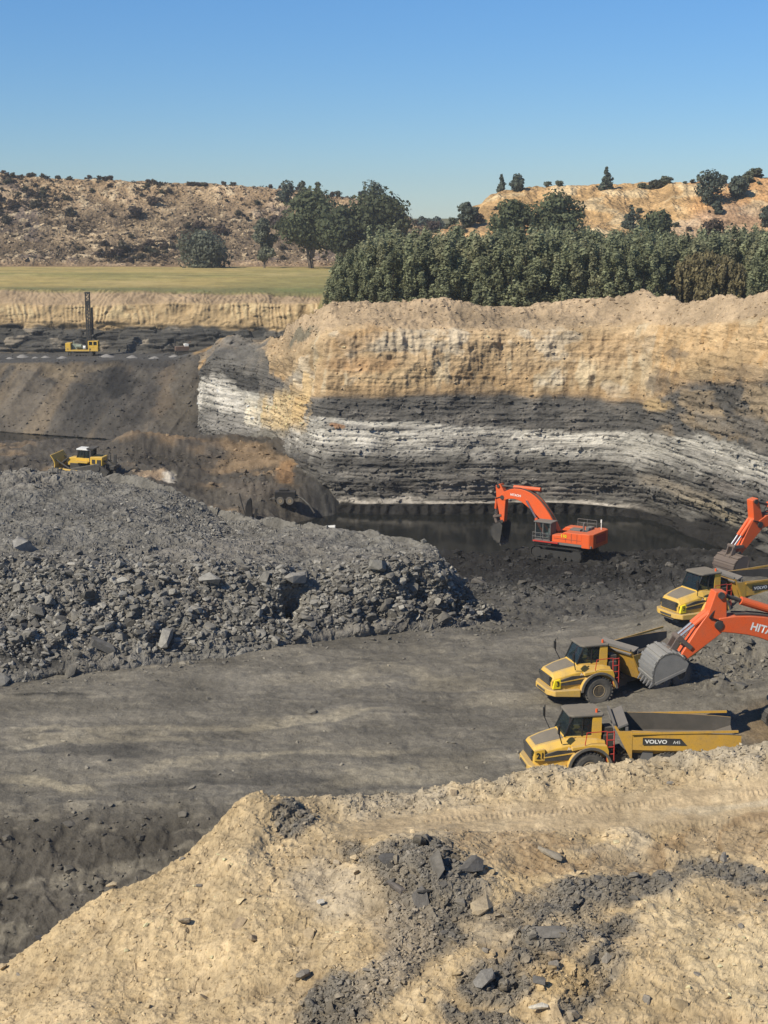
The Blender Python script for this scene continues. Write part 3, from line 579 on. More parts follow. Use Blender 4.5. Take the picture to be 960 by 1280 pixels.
# ---- spoil hills and the plain beyond
def hill(name, kx, y0, D0, yc, Dc, seed, right):
    n = len(kx); y0 = np.array(y0, float); yc = np.array(yc, float); D0 = np.array(D0, float); Dc = np.array(Dc, float)
    rows = [Q(kx, D0 - 6, [9.] * n), P(kx, y0, D0), P(kx, y0 * .5 + yc * .5 + 2, D0 * .48 + Dc * .52), P(kx, yc + 3, Dc - 3), P(kx, yc, Dc), P(kx, yc + 2, Dc + 14), Q(kx, Dc + 90, [11.] * n)]
    h = Sheet(kx, rows, [4, 70, 70, 10, 8, 10], 560, soft=2)
    p = h.flat(); s = h.s.ravel(); px = h.px.ravel(); py = h.py.ravel()
    nb = fbm(p * .03, 4, seed); nm = fbm(p * .14, 5, seed + 1); blk = cells(p * .42, seed)
    gul = ridged(np.stack([p[:, 0] * .11 + .6 * nb, p[:, 1] * .012, p[:, 2] * .02], -1), 4, seed + 3)
    d = (1.3 * nb + .7 * nm + .5 * (blk[2] - .5)) if not right else (1.4 * nb + .5 * nm + 1.5 * gul * smooth(s, 1, 1.5))
    h.push(d * smooth(s, .5, 1.2))
    if right:
        c = np.tile(C(.47, .305, .145), (len(p), 1))
        c = lerp(c, C(.43, .235, .105), smooth(nb, .0, .4) * .7); c = lerp(c, C(.52, .42, .26), smooth(nm, .05, .45) * .6); c = lerp(c, C(.29, .19, .10), smooth(-gul, .1, .5) * .5)
        c = blobs(c, px, py, [(900, 285, 80, 14, 0, C(.30, .21, .15), .6), (570, 285, 50, 10, 0, C(.27, .19, .12), .6)], (20 * nm, 10 * nb))
    else:
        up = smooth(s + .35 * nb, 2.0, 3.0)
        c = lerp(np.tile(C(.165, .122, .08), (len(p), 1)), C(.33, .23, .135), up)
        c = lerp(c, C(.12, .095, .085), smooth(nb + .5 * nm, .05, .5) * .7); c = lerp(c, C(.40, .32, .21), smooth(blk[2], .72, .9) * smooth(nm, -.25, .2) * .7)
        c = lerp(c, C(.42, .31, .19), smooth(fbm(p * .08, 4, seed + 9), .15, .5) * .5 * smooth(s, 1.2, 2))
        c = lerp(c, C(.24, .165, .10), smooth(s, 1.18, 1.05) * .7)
    c = c * (1 + .25 * nm + .3 * (blk[2] - .5))[:, None]
    h.build(name, M['hill'], c); return h
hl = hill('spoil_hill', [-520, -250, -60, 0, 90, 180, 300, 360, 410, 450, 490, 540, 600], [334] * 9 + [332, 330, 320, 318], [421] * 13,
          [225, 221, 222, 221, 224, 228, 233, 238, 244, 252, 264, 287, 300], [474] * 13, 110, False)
hr = hill('yellow_spoil_hill', [505, 540, 575, 600, 625, 700, 800, 900, 960, 1120, 1400], [312] * 11, [338] * 11,
          [311, 296, 276, 256, 240, 233, 232, 232, 232, 234, 238], [352, 356, 364, 372, 376, 378, 378, 378, 378, 378, 378], 130, True)
kx = [-1200, 0, 480, 960, 2200]
rows = [Q(kx, [500] * 5, [11.8] * 5), Q(kx, [1200] * 5, [11.8] * 5), Q(kx, [9000] * 5, [11.8] * 5)]
pl = Sheet(kx, rows, [10, 10], 40)
pl.build('plain', M['grass'], np.tile(C(.15, .14, .075), (pl.nr * pl.nc, 1)))
# ------------------------------------------------------------------ placing things on the ground
for sh in (fl, mk, fg, hw, lp, hl, hr): sh.qx, sh.qy = proj(sh.V)
def near_(sh, x, y, lo=None):
    d = (sh.qx - x) ** 2 + (sh.qy - y) ** 2
    if lo is not None: d = np.where((sh.s >= lo[0]) & (sh.s <= lo[1]), d, 1e9)
    return np.unravel_index(np.argmin(d), d.shape)
def spot(sh, x, y, lo=None):
    i, j = near_(sh, x, y, lo); return sh.V[i, j].copy(), sh.N[i, j].copy()
def floor_at(X, Y):
    i = int(np.argmin(np.abs(Dd - Y / K))); j = int(np.argmin(np.abs(aa - X / Y)))
    return float(np.median(fl.V[max(i - 3, 0):i + 4, max(j - 3, 0):j + 4, 2]))

# ------------------------------------------------------------------ rocks
def rock_shape(seed, flat, n=15):
    rg = np.random.default_rng(seed); bm = bmesh.new()
    for _ in range(n):
        v = rg.normal(size=3); v /= np.linalg.norm(v); v = np.sign(v) * np.abs(v) ** .65
        bm.verts.new((v[0] * .5, v[1] * .38 * rg.uniform(.8, 1.1), v[2] * flat * rg.uniform(.7, 1)))
    g = bmesh.ops.convex_hull(bm, input=bm.verts)
    bmesh.ops.delete(bm, geom=[v for v in bm.verts if not v.link_faces], context='VERTS')
    bmesh.ops.triangulate(bm, faces=bm.faces)
    V = np.array([v.co[:] for v in bm.verts]); bm.verts.index_update()
    T = np.array([[v.index for v in f.verts] for f in bm.faces]); bm.free(); return V, T
SHAPES = [rock_shape(100 + i, (.34, .26, .18, .12, .30, .22)[i % 6]) for i in range(14)]
def rot_mats(n, rg, tilt=.5):
    z = rg.uniform(0, 2 * PI, n); ax = rg.uniform(0, 2 * PI, n); t = rg.normal(0, tilt, n)
    cz, sz = np.cos(z), np.sin(z); Rz = np.zeros((n, 3, 3)); Rz[:, 0, 0] = cz; Rz[:, 0, 1] = -sz; Rz[:, 1, 0] = sz; Rz[:, 1, 1] = cz; Rz[:, 2, 2] = 1
    kx_, ky_ = np.cos(ax), np.sin(ax); c, s = np.cos(t), np.sin(t); Rt = np.zeros((n, 3, 3))
    Rt[:, 0, 0] = c + kx_ * kx_ * (1 - c); Rt[:, 0, 1] = kx_ * ky_ * (1 - c); Rt[:, 0, 2] = ky_ * s
    Rt[:, 1, 0] = kx_ * ky_ * (1 - c); Rt[:, 1, 1] = c + ky_ * ky_ * (1 - c); Rt[:, 1, 2] = -kx_ * s
    Rt[:, 2, 0] = -ky_ * s; Rt[:, 2, 1] = kx_ * s; Rt[:, 2, 2] = c
    return Rt @ Rz
def merged_rocks(name, label, pos, size, cols, seed, tilt=.5):
    rg = np.random.default_rng(seed); n = len(pos); Rm = rot_mats(n, rg, tilt); which = rg.integers(0, len(SHAPES), n)
    VV, FF, CC = [], [], []; off = 0
    for k, (V, T) in enumerate(SHAPES):
        ix = np.where(which == k)[0]
        if not len(ix): continue
        X = np.einsum('nij,vj->nvi', Rm[ix], V) * size[ix][:, None, None] + pos[ix][:, None, :]
        VV.append(X.reshape(-1, 3)); CC.append(np.repeat(cols[ix], len(V), axis=0))
        FF.append((T[None] + (np.arange(len(ix)) * len(V))[:, None, None]).reshape(-1, 3) + off); off += len(ix) * len(V)
    o = mobj(name, np_mesh(name, np.concatenate(VV), np.concatenate(FF), M['rock'], np.concatenate(CC)))
    return tag(o, label, 'rubble', kind='stuff')
def pick(sh, w, n, seed):
    rg = np.random.default_rng(seed); w = (w / w.sum()).ravel(); ix = rg.choice(len(w), n, p=w)
    return sh.V.reshape(-1, 3)[ix], sh.N.reshape(-1, 3)[ix], sh.col[ix], rg
SHM = {}
def rock_obj(name, label, pos, size, tone, seed, group=None, tilt=.45, cat='rock', shape=None, rz=None):
    rg = np.random.default_rng(seed); k = int(rg.integers(0, len(SHAPES))) if shape is None else shape
    key = (k, tone)
    if key not in SHM: SHM[key] = np_mesh('rock', SHAPES[k][0], SHAPES[k][1], M['rock'], np.tile(np.array(tone), (len(SHAPES[k][0]), 1)))
    o = mobj(name, SHM[key]); o.location = pos; o.scale = (size,) * 3 if np.isscalar(size) else size
    o.rotation_euler = (rg.normal(0, tilt), rg.normal(0, tilt), rg.uniform(0, 6.28) if rz is None else rz)
    return tag(o, label, cat, group)
T_GREY = [(.17, .16, .142), (.235, .222, .196), (.12, .112, .098)]; T_DARK = [(.09, .083, .073), (.12, .111, .099)]; T_SAND = [(.34, .265, .17), (.27, .21, .14), (.20, .18, .155)]
area = lambda sh: np.linalg.norm(np.cross(np.gradient(sh.V, axis=1), np.gradient(sh.V, axis=0)), axis=-1)
vis = lambda sh: (sh.qx > -60) & (sh.qx < 1020) & (sh.qy < 1320)
# muckpile
wt = vis(mk) * (mk.s > .8) * (mk.s < 4.3) * (.25 + smooth(mk.s, 1, 1.2) * smooth(mk.s, 2.5, 2.0) * 1.6 + .8 * (fbm(mk.flat() * C(.06, .06, .3), 3, 55).reshape(mk.s.shape) > 0)) * area(mk)
pos, nor, cl, rg = pick(mk, wt, 15000, 1)
sz = np.exp(rg.normal(-1.28, .5, len(pos))) * np.where(proj(pos)[1] < 700, .62, 1.0)
tn = np.array(T_GREY)[rg.integers(0, 3, len(pos))] * rg.uniform(.75, 1.3, (len(pos), 1))
merged_rocks('shale_rubble', 'grey broken shale rubble covering the blasted rock heap left of the pit floor', pos + nor * sz[:, None] * .08, sz, tn, 2, .6)
pos, nor, cl, rg = pick(mk, wt * (mk.s < 2.6), 165, 3)
for i in range(165):
    s_ = float(np.exp(rg.normal(-.38, .32))) * (.8 if proj(pos[i])[1] < 690 else 1.0)
    rock_obj('shale_rock', 'grey angular shale rock lying among the rubble of the blasted rock heap', pos[i] + nor[i] * s_ * .12, s_, T_GREY[i % 3], 300 + i, 'shale rocks on the blasted heap')
for nm_, lb, x, y, s_, tone in (('boulder', 'large flat grey boulder alone on the rubble plateau near the left edge of the photo', 30, 687, (2.5, 1.7, 2.0), (.23, .22, .205)), ('boulder', 'pale grey boulder perched on the crest of the rubble heap face', 262, 728, (1.8, 1.5, 1.8), (.24, .23, .21)),
                            ('boulder', 'dark tilted slab at the foot of the rubble heap', 130, 812, (2.4, 1.5, 1.8), (.12, .115, .108)), ('boulder', 'pale slab leaning low on the rubble face above the haul floor', 206, 803, (2.0, 1.5, 1.7), (.22, .21, .19)), ('boulder', 'pale rock on top of the dark hollow in the rubble face', 369, 727, (2.2, 1.6, 2.0), (.24, .225, .2))):
    q, n_ = spot(mk, x, y, (.9, 4)); rock_obj(nm_, lb, q + n_ * .35, s_, tone, int(x * 7 + y), None, .25, 'boulder')
# coal and shale rubble on the floor to the right and on the rim above the water
ww = vis(fl) * area(fl)
def fw(x, y, rx, ry): return gauss((fl.qx - x) / rx, (fl.qy - y) / ry)
wt = ww * (fw(905, 820, 60, 34) * 2.2 + fw(660, 737, 90, 9) * 2.2 + fw(800, 712, 55, 14) * 2 + fw(600, 770, 50, 26) * .9 + fw(700, 765, 120, 14) * .35 + fw(650, 705, 90, 18) * .7 + .028 + sum(.5 * fw(x_, y_, 70, 9) for x_, y_ in ((20, 858), (140, 842), (260, 828), (380, 808), (500, 794), (590, 785))) + fw(60, 1110, 150, 70) * 1.3 + fw(150, 1030, 170, 30) * .8)
pos, nor, cl, rg = pick(fl, wt, 10000, 5)
dist = pos[:, 1]; sz = np.exp(rg.normal(-1.5, .5, len(pos))) * np.clip(dist / 110, .55, 1.2)
tn = np.clip(cl * rg.uniform(.8, 1.35, (len(pos), 1)) + .012, .02, .3)
merged_rocks('pit_rubble', 'dark lumps of shale and coal scattered over the pit floor', pos + nor * sz[:, None] * .06, sz, tn, 6, .5)
pos, nor, cl, rg = pick(fl, ww * (fw(905, 820, 50, 30) * 2 + fw(660, 735, 80, 6) * 2.2 + fw(800, 712, 45, 12)), 46, 7)
for i in range(46):
    s_ = float(np.exp(rg.normal(.0, .3))); tone = T_GREY[2] if pos[i][1] < 140 else T_DARK[i % 2]
    rock_obj('coal_block', 'dark broken block lying in the loose shale on the right of the pit floor', pos[i] + nor[i] * s_ * .1, s_, tone, 700 + i, 'dark blocks on the pit floor')
# wall foot and brown spoil mounds behind the heap
wt = ww * (fw(200, 570, 90, 12) + fw(320, 600, 40, 25) + fw(90, 585, 80, 8))
pos, nor, cl, rg = pick(fl, wt, 700, 8); sz = np.exp(rg.normal(-.75, .45, len(pos)))
merged_rocks('spoil_rubble', 'stones on the brown spoil mounds behind the rubble heap', pos, sz, np.clip(cl * rg.uniform(.8, 1.5, (len(pos), 1)), .03, .4), 9)
wt = vis(lp) * area(lp) * ((lp.s > .95) * (lp.s < 2.0) + .3 * (lp.s > 2) * (lp.s < 3) + .8 * (lp.s > 3) * (lp.s < 4))
pos, nor, cl, rg = pick(lp, wt, 3500, 26); sz = np.exp(rg.normal(-1.15, .5, len(pos)))
merged_rocks('slope_rubble', 'loose stones on the dark spoil slope and drill bench of the left pit', pos, sz, np.clip(cl * rg.uniform(.75, 1.4, (len(pos), 1)), .02, .4), 27)
# foreground
zdm = zd.reshape(fg.s.shape)
wt = vis(fg) * (fg.s > 1.6) * area(fg) * (.16 + 1.7 * zdm * (1 - .7 * smooth(fg.qx, 760, 830)) + .35 * berm.reshape(fg.s.shape)) * (1 - .9 * road.reshape(fg.s.shape))
pos, nor, cl, rg = pick(fg, wt, 22000, 11); sz = np.exp(rg.normal(-2.55, .55, len(pos)))
tn = np.clip(cl * rg.uniform(.75, 1.3, (len(pos), 1)), .03, .5)
merged_rocks('foreground_rubble', 'small broken stones strewn over the sandy foreground bank', pos + nor * sz[:, None] * .05, sz, tn, 12, .6)
wt2 = vis(fg) * (fg.s > 1.9) * area(fg) * (.22 + 1.2 * zdm) * (1 - road.reshape(fg.s.shape))
pos, nor, cl, rg = pick(fg, wt2, 70, 13)
for i in range(70):
    s_ = float(np.exp(rg.normal(-1.0, .28))); dk_ = cl[i][0] < .2
    rock_obj('stone', ('dark shale stone lying in the dark spoil of the foreground' if dk_ else 'brown grey stone half sunk in the sandy foreground bank'), pos[i] + nor[i] * s_ * .05, s_, (T_DARK[i % 2] if dk_ else T_SAND[i % 3]), 900 + i, 'dark stones in the foreground spoil' if dk_ else 'stones on the sandy bank')
FGS = [('shale_plate', 'large dark upright slab at the top right of the foreground shale heap', 585, 1085, (1.25, .9, 1.5), (.12, .113, .105), (.95, .1), .5), ('shale_plate', 'long narrow dark slab sliding down the front of the foreground shale heap', 528, 1132, (.62, 1.5, .9), (.125, .117, .108), (.75, 0), .25),
       ('shale_plate', 'brownish dark slab on the left flank of the foreground shale heap', 498, 1112, (.95, .6, 1.0), (.13, .115, .105), (.3, .3), -.6), ('shale_plate', 'dark flat block on the upper left of the foreground shale heap', 487, 1079, (.8, .7, .9), (.10, .095, .09), (.3, .1), .2),
       ('stone', 'rounded grey tan stone lying by the haul bench below the berm', 688, 1070, (1.15, .62, 1.0), (.24, .21, .165), (.1, .2), -.9), ('stone', 'flat dark grey stone lying under the brown bank on the right', 690, 1170, (1.3, .8, .9), (.15, .14, .128), (.1, .1), .1),
       ('stone', 'grey blocky stone in the dark run below the shale heap', 606, 1228, (.95, .75, 1.1), (.18, .17, .155), (.4, -.2), .9), ('stone', 'pale orange sandstone block beside the dark spoil run', 693, 1200, (.55, .45, .8), (.42, .31, .18), (.2, .3), .5),
       ('stone', 'white stone low on the sandy foreground bank', 672, 1262, (.75, .45, .7), (.62, .57, .47), (.1, .2), .3), ('stone', 'small dark grey stone next to the pale orange block', 673, 1230, (.5, .4, .6), (.11, .105, .1), (.2, .2), -.3),
       ('stone', 'grey tan stone half sunk in the middle of the smooth sand slope', 232, 1155, (.55, .4, .6), (.26, .215, .155), (.2, .1), .2), ('stone', 'dark slab stone at the foot of the left sand slope', 50, 1164, (.85, .5, .5), (.09, .085, .08), (.1, .3), .4),
       ('stone', 'pale tan block on the left edge of the sand ridge', 138, 1105, (.45, .4, .6), (.46, .37, .24), (.2, .1), .4), ('stone', 'pale pebble shaped stone on the grey patch of the sand slope', 403, 1132, (.3, .25, .4), (.5, .47, .42), (.2, .1), .4),
       ('stone', 'wedge shaped grey stone low in the foreground spoil', 380, 1222, (.6, .5, .8), (.19, .17, .145), (.4, .1), .9)]
for k, (nm_, lb, x, y, s_, tone, tl, rz) in enumerate(FGS):
    q, n_ = spot(fg, x, y, (1.8, 9)); o = rock_obj(nm_, lb, q + n_ * .16, s_, tone, 1100 + k, None, 0, 'rock' if nm_ == 'shale_plate' else 'stone', (3, 2, 8, 9)[k % 4], rz)
    o.rotation_euler = (tl[0], tl[1], rz)
# broken blocks on the ledges of the cut wall and clods on its berm
wt = vis(hw) * area(hw) * ((hw.s > 2.02) * (hw.s < 4.95) * 1.0 + (hw.s > 6.0) * (hw.s < 7.4) * .55 + (hw.s >= 4.95) * (hw.s <= 6) * .10)
pos, nor, cl, rg = pick(hw, wt, 7000, 21); sz = np.exp(rg.normal(-.95, .45, len(pos)))
merged_rocks('wall_rubble', 'broken blocks and clods on the ledges and berm of the big cut wall', pos - nor * sz[:, None] * .05, sz, np.clip(cl * rg.uniform(.72, 1.3, (len(pos), 1)), .02, .5), 22, .25)
pos, nor, cl, rg = pick(fg, vis(fg) * area(fg) * gauss((fg.qx - 550) / 60, (fg.qy - 1105) / 36), 26, 23)
for i in range(26):
    s_ = float(np.exp(rg.normal(-.55, .25))); rock_obj('shale_plate', 'dark thin shale slab lying on the small dark heap in the sandy foreground', pos[i] + nor[i] * s_ * .06, s_, T_DARK[i % 2], 1300 + i, 'shale slabs on the foreground heap', .5, 'rock', (3, 9, 2, 8)[i % 4])
# rubble on the hills
wt = vis(hl) * (hl.s > 1.05) * (hl.s < 4) * area(hl)
pos, nor, cl, rg = pick(hl, wt, 5500, 15); sz = np.exp(rg.normal(-.35, .45, len(pos)))
tn = np.where(rg.random((len(pos), 1)) < .55, np.array([[.40, .31, .20]]), cl) * rg.uniform(.7, 1.2, (len(pos), 1))
merged_rocks('hill_rubble', 'pale stones covering the bushy spoil hill on the left', pos, sz, np.clip(tn, .03, .6), 16)

# ------------------------------------------------------------------ leaves, trees, bushes
def leaf_cloud(rg, blobs_, n, size, base, var=.25, hang=0, core=.55, aspect=1.0, dark=None):
    """leaf-sized quads through the volume of several lobes: (centre, radii)"""
    B = np.array([list(c) + list(r) for c, r in blobs_], float); vol = np.prod(B[:, 3:], axis=1) ** .7; k = rg.choice(len(B), n, p=vol / vol.sum())
    d = rg.normal(size=(n, 3)); d /= np.linalg.norm(d, axis=1, keepdims=True); r = (core + (1 - core) * rg.random(n) ** .6) * rg.uniform(.82, 1.1, n)
    p = B[k, :3] + d * B[k, 3:] * r[:, None]
    nv = d + rg.normal(0, .5, (n, 3)); nv[:, 2] += .25; nv /= np.linalg.norm(nv, axis=1, keepdims=True)
    up = rg.normal(size=(n, 3)) * (1 - hang) + np.array([0, 0, -1.0]) * hang * 2
    a = np.cross(nv, up); a /= np.linalg.norm(a, axis=1, keepdims=True) + 1e-9; b = np.cross(nv, a)
    s = size * rg.uniform(.55, 1.35, n)[:, None]
    V = np.stack([p - a * s * .5 - b * s * .5 * aspect, p + a * s * .5 - b * s * .35 * aspect, p + a * s * .3 + b * s * .6 * aspect, p - a * s * .45 + b * s * .4 * aspect], 1).reshape(-1, 3)
    cell = rg.uniform(1 - var, 1 + var, len(B))[k] * rg.uniform(1 - var * .8, 1 + var * .8, n)
    col = np.array(base)[None] * cell[:, None]
    if dark is not None: col = np.where(rg.random((n, 1)) < .25, np.array(dark)[None] * cell[:, None], col)
    return V, np.arange(4 * n).reshape(n, 4), np.repeat(col, 4, axis=0)
def tube_mesh(paths):
    """tapered limbs: each path is a list of (x, y, z, r)"""
    V, Fc = [], []
    for path in paths:
        path = np.array(path, float); prev = None
        for q in range(len(path)):
            t = path[min(q + 1, len(path) - 1), :3] - path[max(q - 1, 0), :3]; t /= np.linalg.norm(t) + 1e-9
            a = np.cross(t, (0, 1, .3)); a /= np.linalg.norm(a); b = np.cross(t, a); i0 = len(V)
            for k in range(6):
                an = k * PI / 3; V.append(path[q, :3] + path[q, 3] * (a * math.cos(an) + b * math.sin(an)))
            if prev is not None:
                for k in range(6): Fc.append([prev + k, prev + (k + 1) % 6, i0 + (k + 1) % 6, i0 + k])
            prev = i0
    return np.array(V), np.array(Fc)
BARKC = (.13, .105, .08)
def trunk_mesh(paths):
    V, Fc = tube_mesh(paths); return np_mesh('trunk', V, Fc, M['bark'])
def crown_lobes(rg, h, w, base, n, shape='round'):
    L = []
    for q_ in range(n):
        t = (q_ + rg.random()) / n
        if shape == 'cone': rad = w * .34 * (1 - t) ** .8; z = base + (h - base) * t * .93; rr = w * (.26 * (1 - t) + .07)
        else: rad = w * .5 * math.sqrt(max(0, 1 - (2 * t - 1.0) ** 2)) * .72; z = base + (h - base) * (.12 + .78 * t); rr = w * rg.uniform(.15, .25) * (1.35 if n < 20 else 1)
        an = rg.uniform(0, 6.28); q = rad * math.sqrt(rg.random())
        L.append(((q * math.cos(an), q * math.sin(an), z), (rr, rr, rr * .8)))
    return L
def make_tree(name, label, cat, loc, h, w, base, col, seed, n=2600, leaf=.7, lobes=26, shape='round', group=None, dark=None, trunks=1, var=.28):
    rg = np.random.default_rng(seed); t = thing(name, label, cat, loc, 0, group)
    L = crown_lobes(rg, h, w, base, lobes, shape)
    V, Fc, cc = leaf_cloud(rg, L, n, leaf, col, var, dark=dark); mobj('crown', np_mesh('crown', V, Fc, M['leaf'], cc), t)
    paths = []
    for k in range(trunks):
        an = rg.uniform(0, 6.28); lean = .12 * w if trunks > 1 else .04 * w
        x0, y0 = (.05 * w * math.cos(an), .05 * w * math.sin(an)) if trunks > 1 else (0, 0)
        top = (x0 + lean * math.cos(an), y0 + lean * math.sin(an), base + (h - base) * .5)
        paths.append([(x0, y0, -.5, h * .022 + .04), (x0 + .3 * lean * math.cos(an), y0, base * .6, h * .018 + .03), (*top, h * .009 + .02)])
    for k in range(min(7, lobes)):
        c_, r_ = L[k]; z0 = max(base * .5, .3 * c_[2]); paths.append([(0, 0, z0, h * .010 + .015), (c_[0] * .5, c_[1] * .5, (z0 + c_[2]) / 2 + .1 * h, h * .006 + .012), (*c_, .015)])
    mobj('trunk', trunk_mesh(paths), t); return t
DGREEN = (.115, .130, .070); BLUEG = (.115, .135, .105); GREYG = (.16, .17, .12)
def base_pt(x, y, D): return P(x, y, D)
def pxm(D): return F / (D * K)     # photograph pixels per metre
def tree_px(name, label, cat, x, ybase, ytop, wpx, D, col, seed, sh=None, **kw):
    if sh is not None: loc, _ = spot(sh, x, ybase); D = loc[1] / K
    else: loc = P(x, ybase, D)
    s = pxm(D); h = (ybase - ytop) / s; w = wpx / s
    kw['base'] = kw.get('base', .12) * h
    return make_tree(name, label, cat, loc, h, w, col=col, seed=seed, **kw)
FT = 'trees at the foot of the left spoil hill'
tree_px('large_tree', 'tall dark tree with bare trunk at the field edge, left end of the grove', 'tree', 392, 336, 245, 100, 398, DGREEN, 1, base=.30, n=5200, leaf=.85, lobes=34, group=FT, trunks=2)
tree_px('large_tree', 'widest dark tree of the grove, rounded, nearest the gap in the hills', 'tree', 468, 334, 247, 104, 392, DGREEN, 2, base=.22, n=5600, leaf=.85, lobes=38, group=FT, trunks=2)
tree_px('large_tree', 'dark lower tree filling the middle of the grove between two taller trees', 'tree', 430, 336, 262, 72, 388, (.10, .115, .062), 3, base=.25, n=3600, leaf=.85, lobes=26, group=FT)
tree_px('grove_tree', 'small dark tree at the right tip of the grove by the hill gap', 'tree', 500, 322, 275, 34, 396, DGREEN, 4, base=.2, n=1600, leaf=.8, lobes=14, group=FT)
tree_px('slender_tree', 'slender grey green tree standing alone before the left hill', 'tree', 331, 337, 274, 32, 402, GREYG, 5, base=.12, n=2200, leaf=.7, lobes=22)
tree_px('wide_bush', 'wide grey green bush spreading at the far edge of the grass field', 'bush', 253, 340, 294, 74, 402, (.15, .16, .115), 6, base=.04, n=3600, leaf=.7, lobes=34, trunks=3)
for x, yb, yt, w, lb, cl in ((357, 256, 228, 25, 'round dark bush on the crest of the left hill, left of two wispy ones', BLUEG), (378, 246, 229, 13, 'small wispy pale green sapling on the left hill crest', GREYG), (397, 245, 228, 8, 'thin pointed sapling on the left hill crest', GREYG), (465, 254, 231, 30, 'spiky dark bush on the hill crest above the grove', BLUEG)):
    tree_px('crest_bush', lb, 'bush', x, yb, yt, w, 0, cl, int(x), hl, base=.06, n=700, leaf=.6, lobes=12)
for x, yb, yt, w, lb, cl, shp in ((585, 284, 253, 28, 'grey green round bush on the left shoulder of the yellow hill', BLUEG, 'round'), (625, 237, 216, 13, 'small upright dark tree at the left end of the yellow hill crest', BLUEG, 'cone'), (648, 240, 220, 20, 'low dark bush with a spiky top on the yellow hill crest', BLUEG, 'round'), (758, 237, 208, 20, 'pointed dark conifer standing alone on the yellow hill crest', BLUEG, 'cone'),
                              (887, 256, 216, 42, 'biggest dark bushy conifer at the top of the yellow hill', BLUEG, 'cone2'), (922, 248, 222, 26, 'dark round topped tree on the yellow hill crest, right of the biggest conifer', BLUEG, 'round'), (897, 268, 252, 14, 'small dark bush just below the biggest conifer', BLUEG, 'round'), (788, 286, 255, 22, 'dark bush poking out of the thicket below the yellow hill', BLUEG, 'cone'),
                              (959, 284, 258, 20, 'grey green bush on the hill slope at the right edge of the photo', BLUEG, 'round'), (742, 248, 240, 13, 'flat dark bush beside the lone conifer on the yellow hill', DGREEN, 'round')):
    tree_px('hill_tree', lb, 'tree', x, yb, yt, w, 0, cl, int(x), hr, base=.04, n=1500 if w > 25 else 800, leaf=.55, lobes=26 if w > 25 else 14, shape='cone' if shp == 'cone' else 'round')
tree_px('round_tree', 'broad dark rounded tree rising behind the thicket, left of its twin', 'tree', 640, 330, 254, 68, 312, DGREEN, 21, base=.2, n=4200, leaf=.6, lobes=34)
tree_px('round_tree', 'broadest dark rounded tree rising behind the thicket under the yellow hill', 'tree', 694, 330, 246, 86, 314, DGREEN, 22, base=.2, n=5200, leaf=.6, lobes=38)
tree_px('round_tree', 'dark low rounded tree behind the thicket, right of the broadest one', 'tree', 822, 330, 266, 50, 312, DGREEN, 23, base=.2, n=2600, leaf=.6, lobes=24)
tree_px('round_tree', 'brownish bare looking tree behind the thicket at the foot of the yellow hill', 'tree', 890, 325, 276, 34, 312, (.075, .058, .045), 24, base=.2, n=1700, leaf=.5, lobes=18)
for k, (x, w) in enumerate(((528, 16), (546, 20), (536, 12))):
    tree_px('distant_tree', 'small hazy tree far off in the gap between the two hills', 'tree', x, 288, 273 + k, w, 700, BLUEG, 31 + k, base=.1, n=500, leaf=1.2, lobes=10, group='distant trees in the gap')
# willow with hanging strands
rg = np.random.default_rng(5); loc, _ = spot(hw, 884, 386, (7, 9)); loc = Q(884, 203, 14.0); D = loc[1] / K; s = pxm(D); w = 118 / s; h = 74 / s
wt_ = thing('willow_tree', 'brownish olive weeping tree with hanging strands in front of the thicket', 'tree', loc)
L = []
for k in range(110):
    an = rg.uniform(0, 6.28); q = rg.random() ** .45; z = h * (.93 * math.sqrt(max(0, 1 - (q * .96) ** 2)) + .03) * rg.uniform(.93, 1.03)
    for m in range(5): L.append(((q * w * .48 * math.cos(an), q * w * .48 * math.sin(an), max(.5, z - .5 - m * rg.uniform(.8, 1.2))), (w * .035, w * .035, .9)))
V, Fc, cc = leaf_cloud(rg, L, 17000, .24, (.24, .205, .11), .3, hang=.8, core=.3, aspect=2.4); mobj('crown', np_mesh('crown', V, Fc, M['leaf'], cc), wt_)
mobj('trunk', trunk_mesh([[(0, 0, -.5, .4), (.1, 0, h * .4, .3), (.3, .1, h * .8, .12)]] + [[(0, 0, h * .35, .16), (w * .2 * math.cos(a), w * .2 * math.sin(a), h * .75, .08), (w * .38 * math.cos(a), w * .38 * math.sin(a), h * .7, .03)] for a in (0, 1.3, 2.5, 3.7, 5)]), wt_)
# thicket of slim young trees along the plateau edge
TV = []
for k in range(8):
    rg = np.random.default_rng(50 + k); h = 9.2 + 2.2 * rg.random(); L = []
    for q_ in range(22):
        t = (q_ + rg.random()) / 22; an = rg.uniform(0, 6.28); q = (2.5 - 1.35 * t) * math.sqrt(rg.random()); L.append(((q * math.cos(an), q * math.sin(an), .9 + (h - 1.6) * t), (.95 - .4 * t, .95 - .4 * t, 1.5)))
    V, Fc, cc = leaf_cloud(rg, L, 3400, .23, (.235, .25, .145) if k % 4 else (.27, .27, .16), .3, hang=.35, core=.0, aspect=1.6)
    V2, F2 = tube_mesh([[(0, 0, -.5, .09), (.1, 0, h * .5, .06), (0, .1, h * .95, .02)]] + [[(0, 0, .3, .05), (rg.uniform(-.9, .9), rg.uniform(-.9, .9), h * .55, .03)] for _ in range(3)])
    me = np_mesh('thicket_tree', np.concatenate([V, V2]), np.concatenate([Fc, F2 + len(V)]), M['leaf'], np.concatenate([cc, np.tile(BARKC, (len(V2), 1))])); TV.append(me)
rg = np.random.default_rng(77); cnt = 0
TSTUFF = [[], [], []]; toff = 0
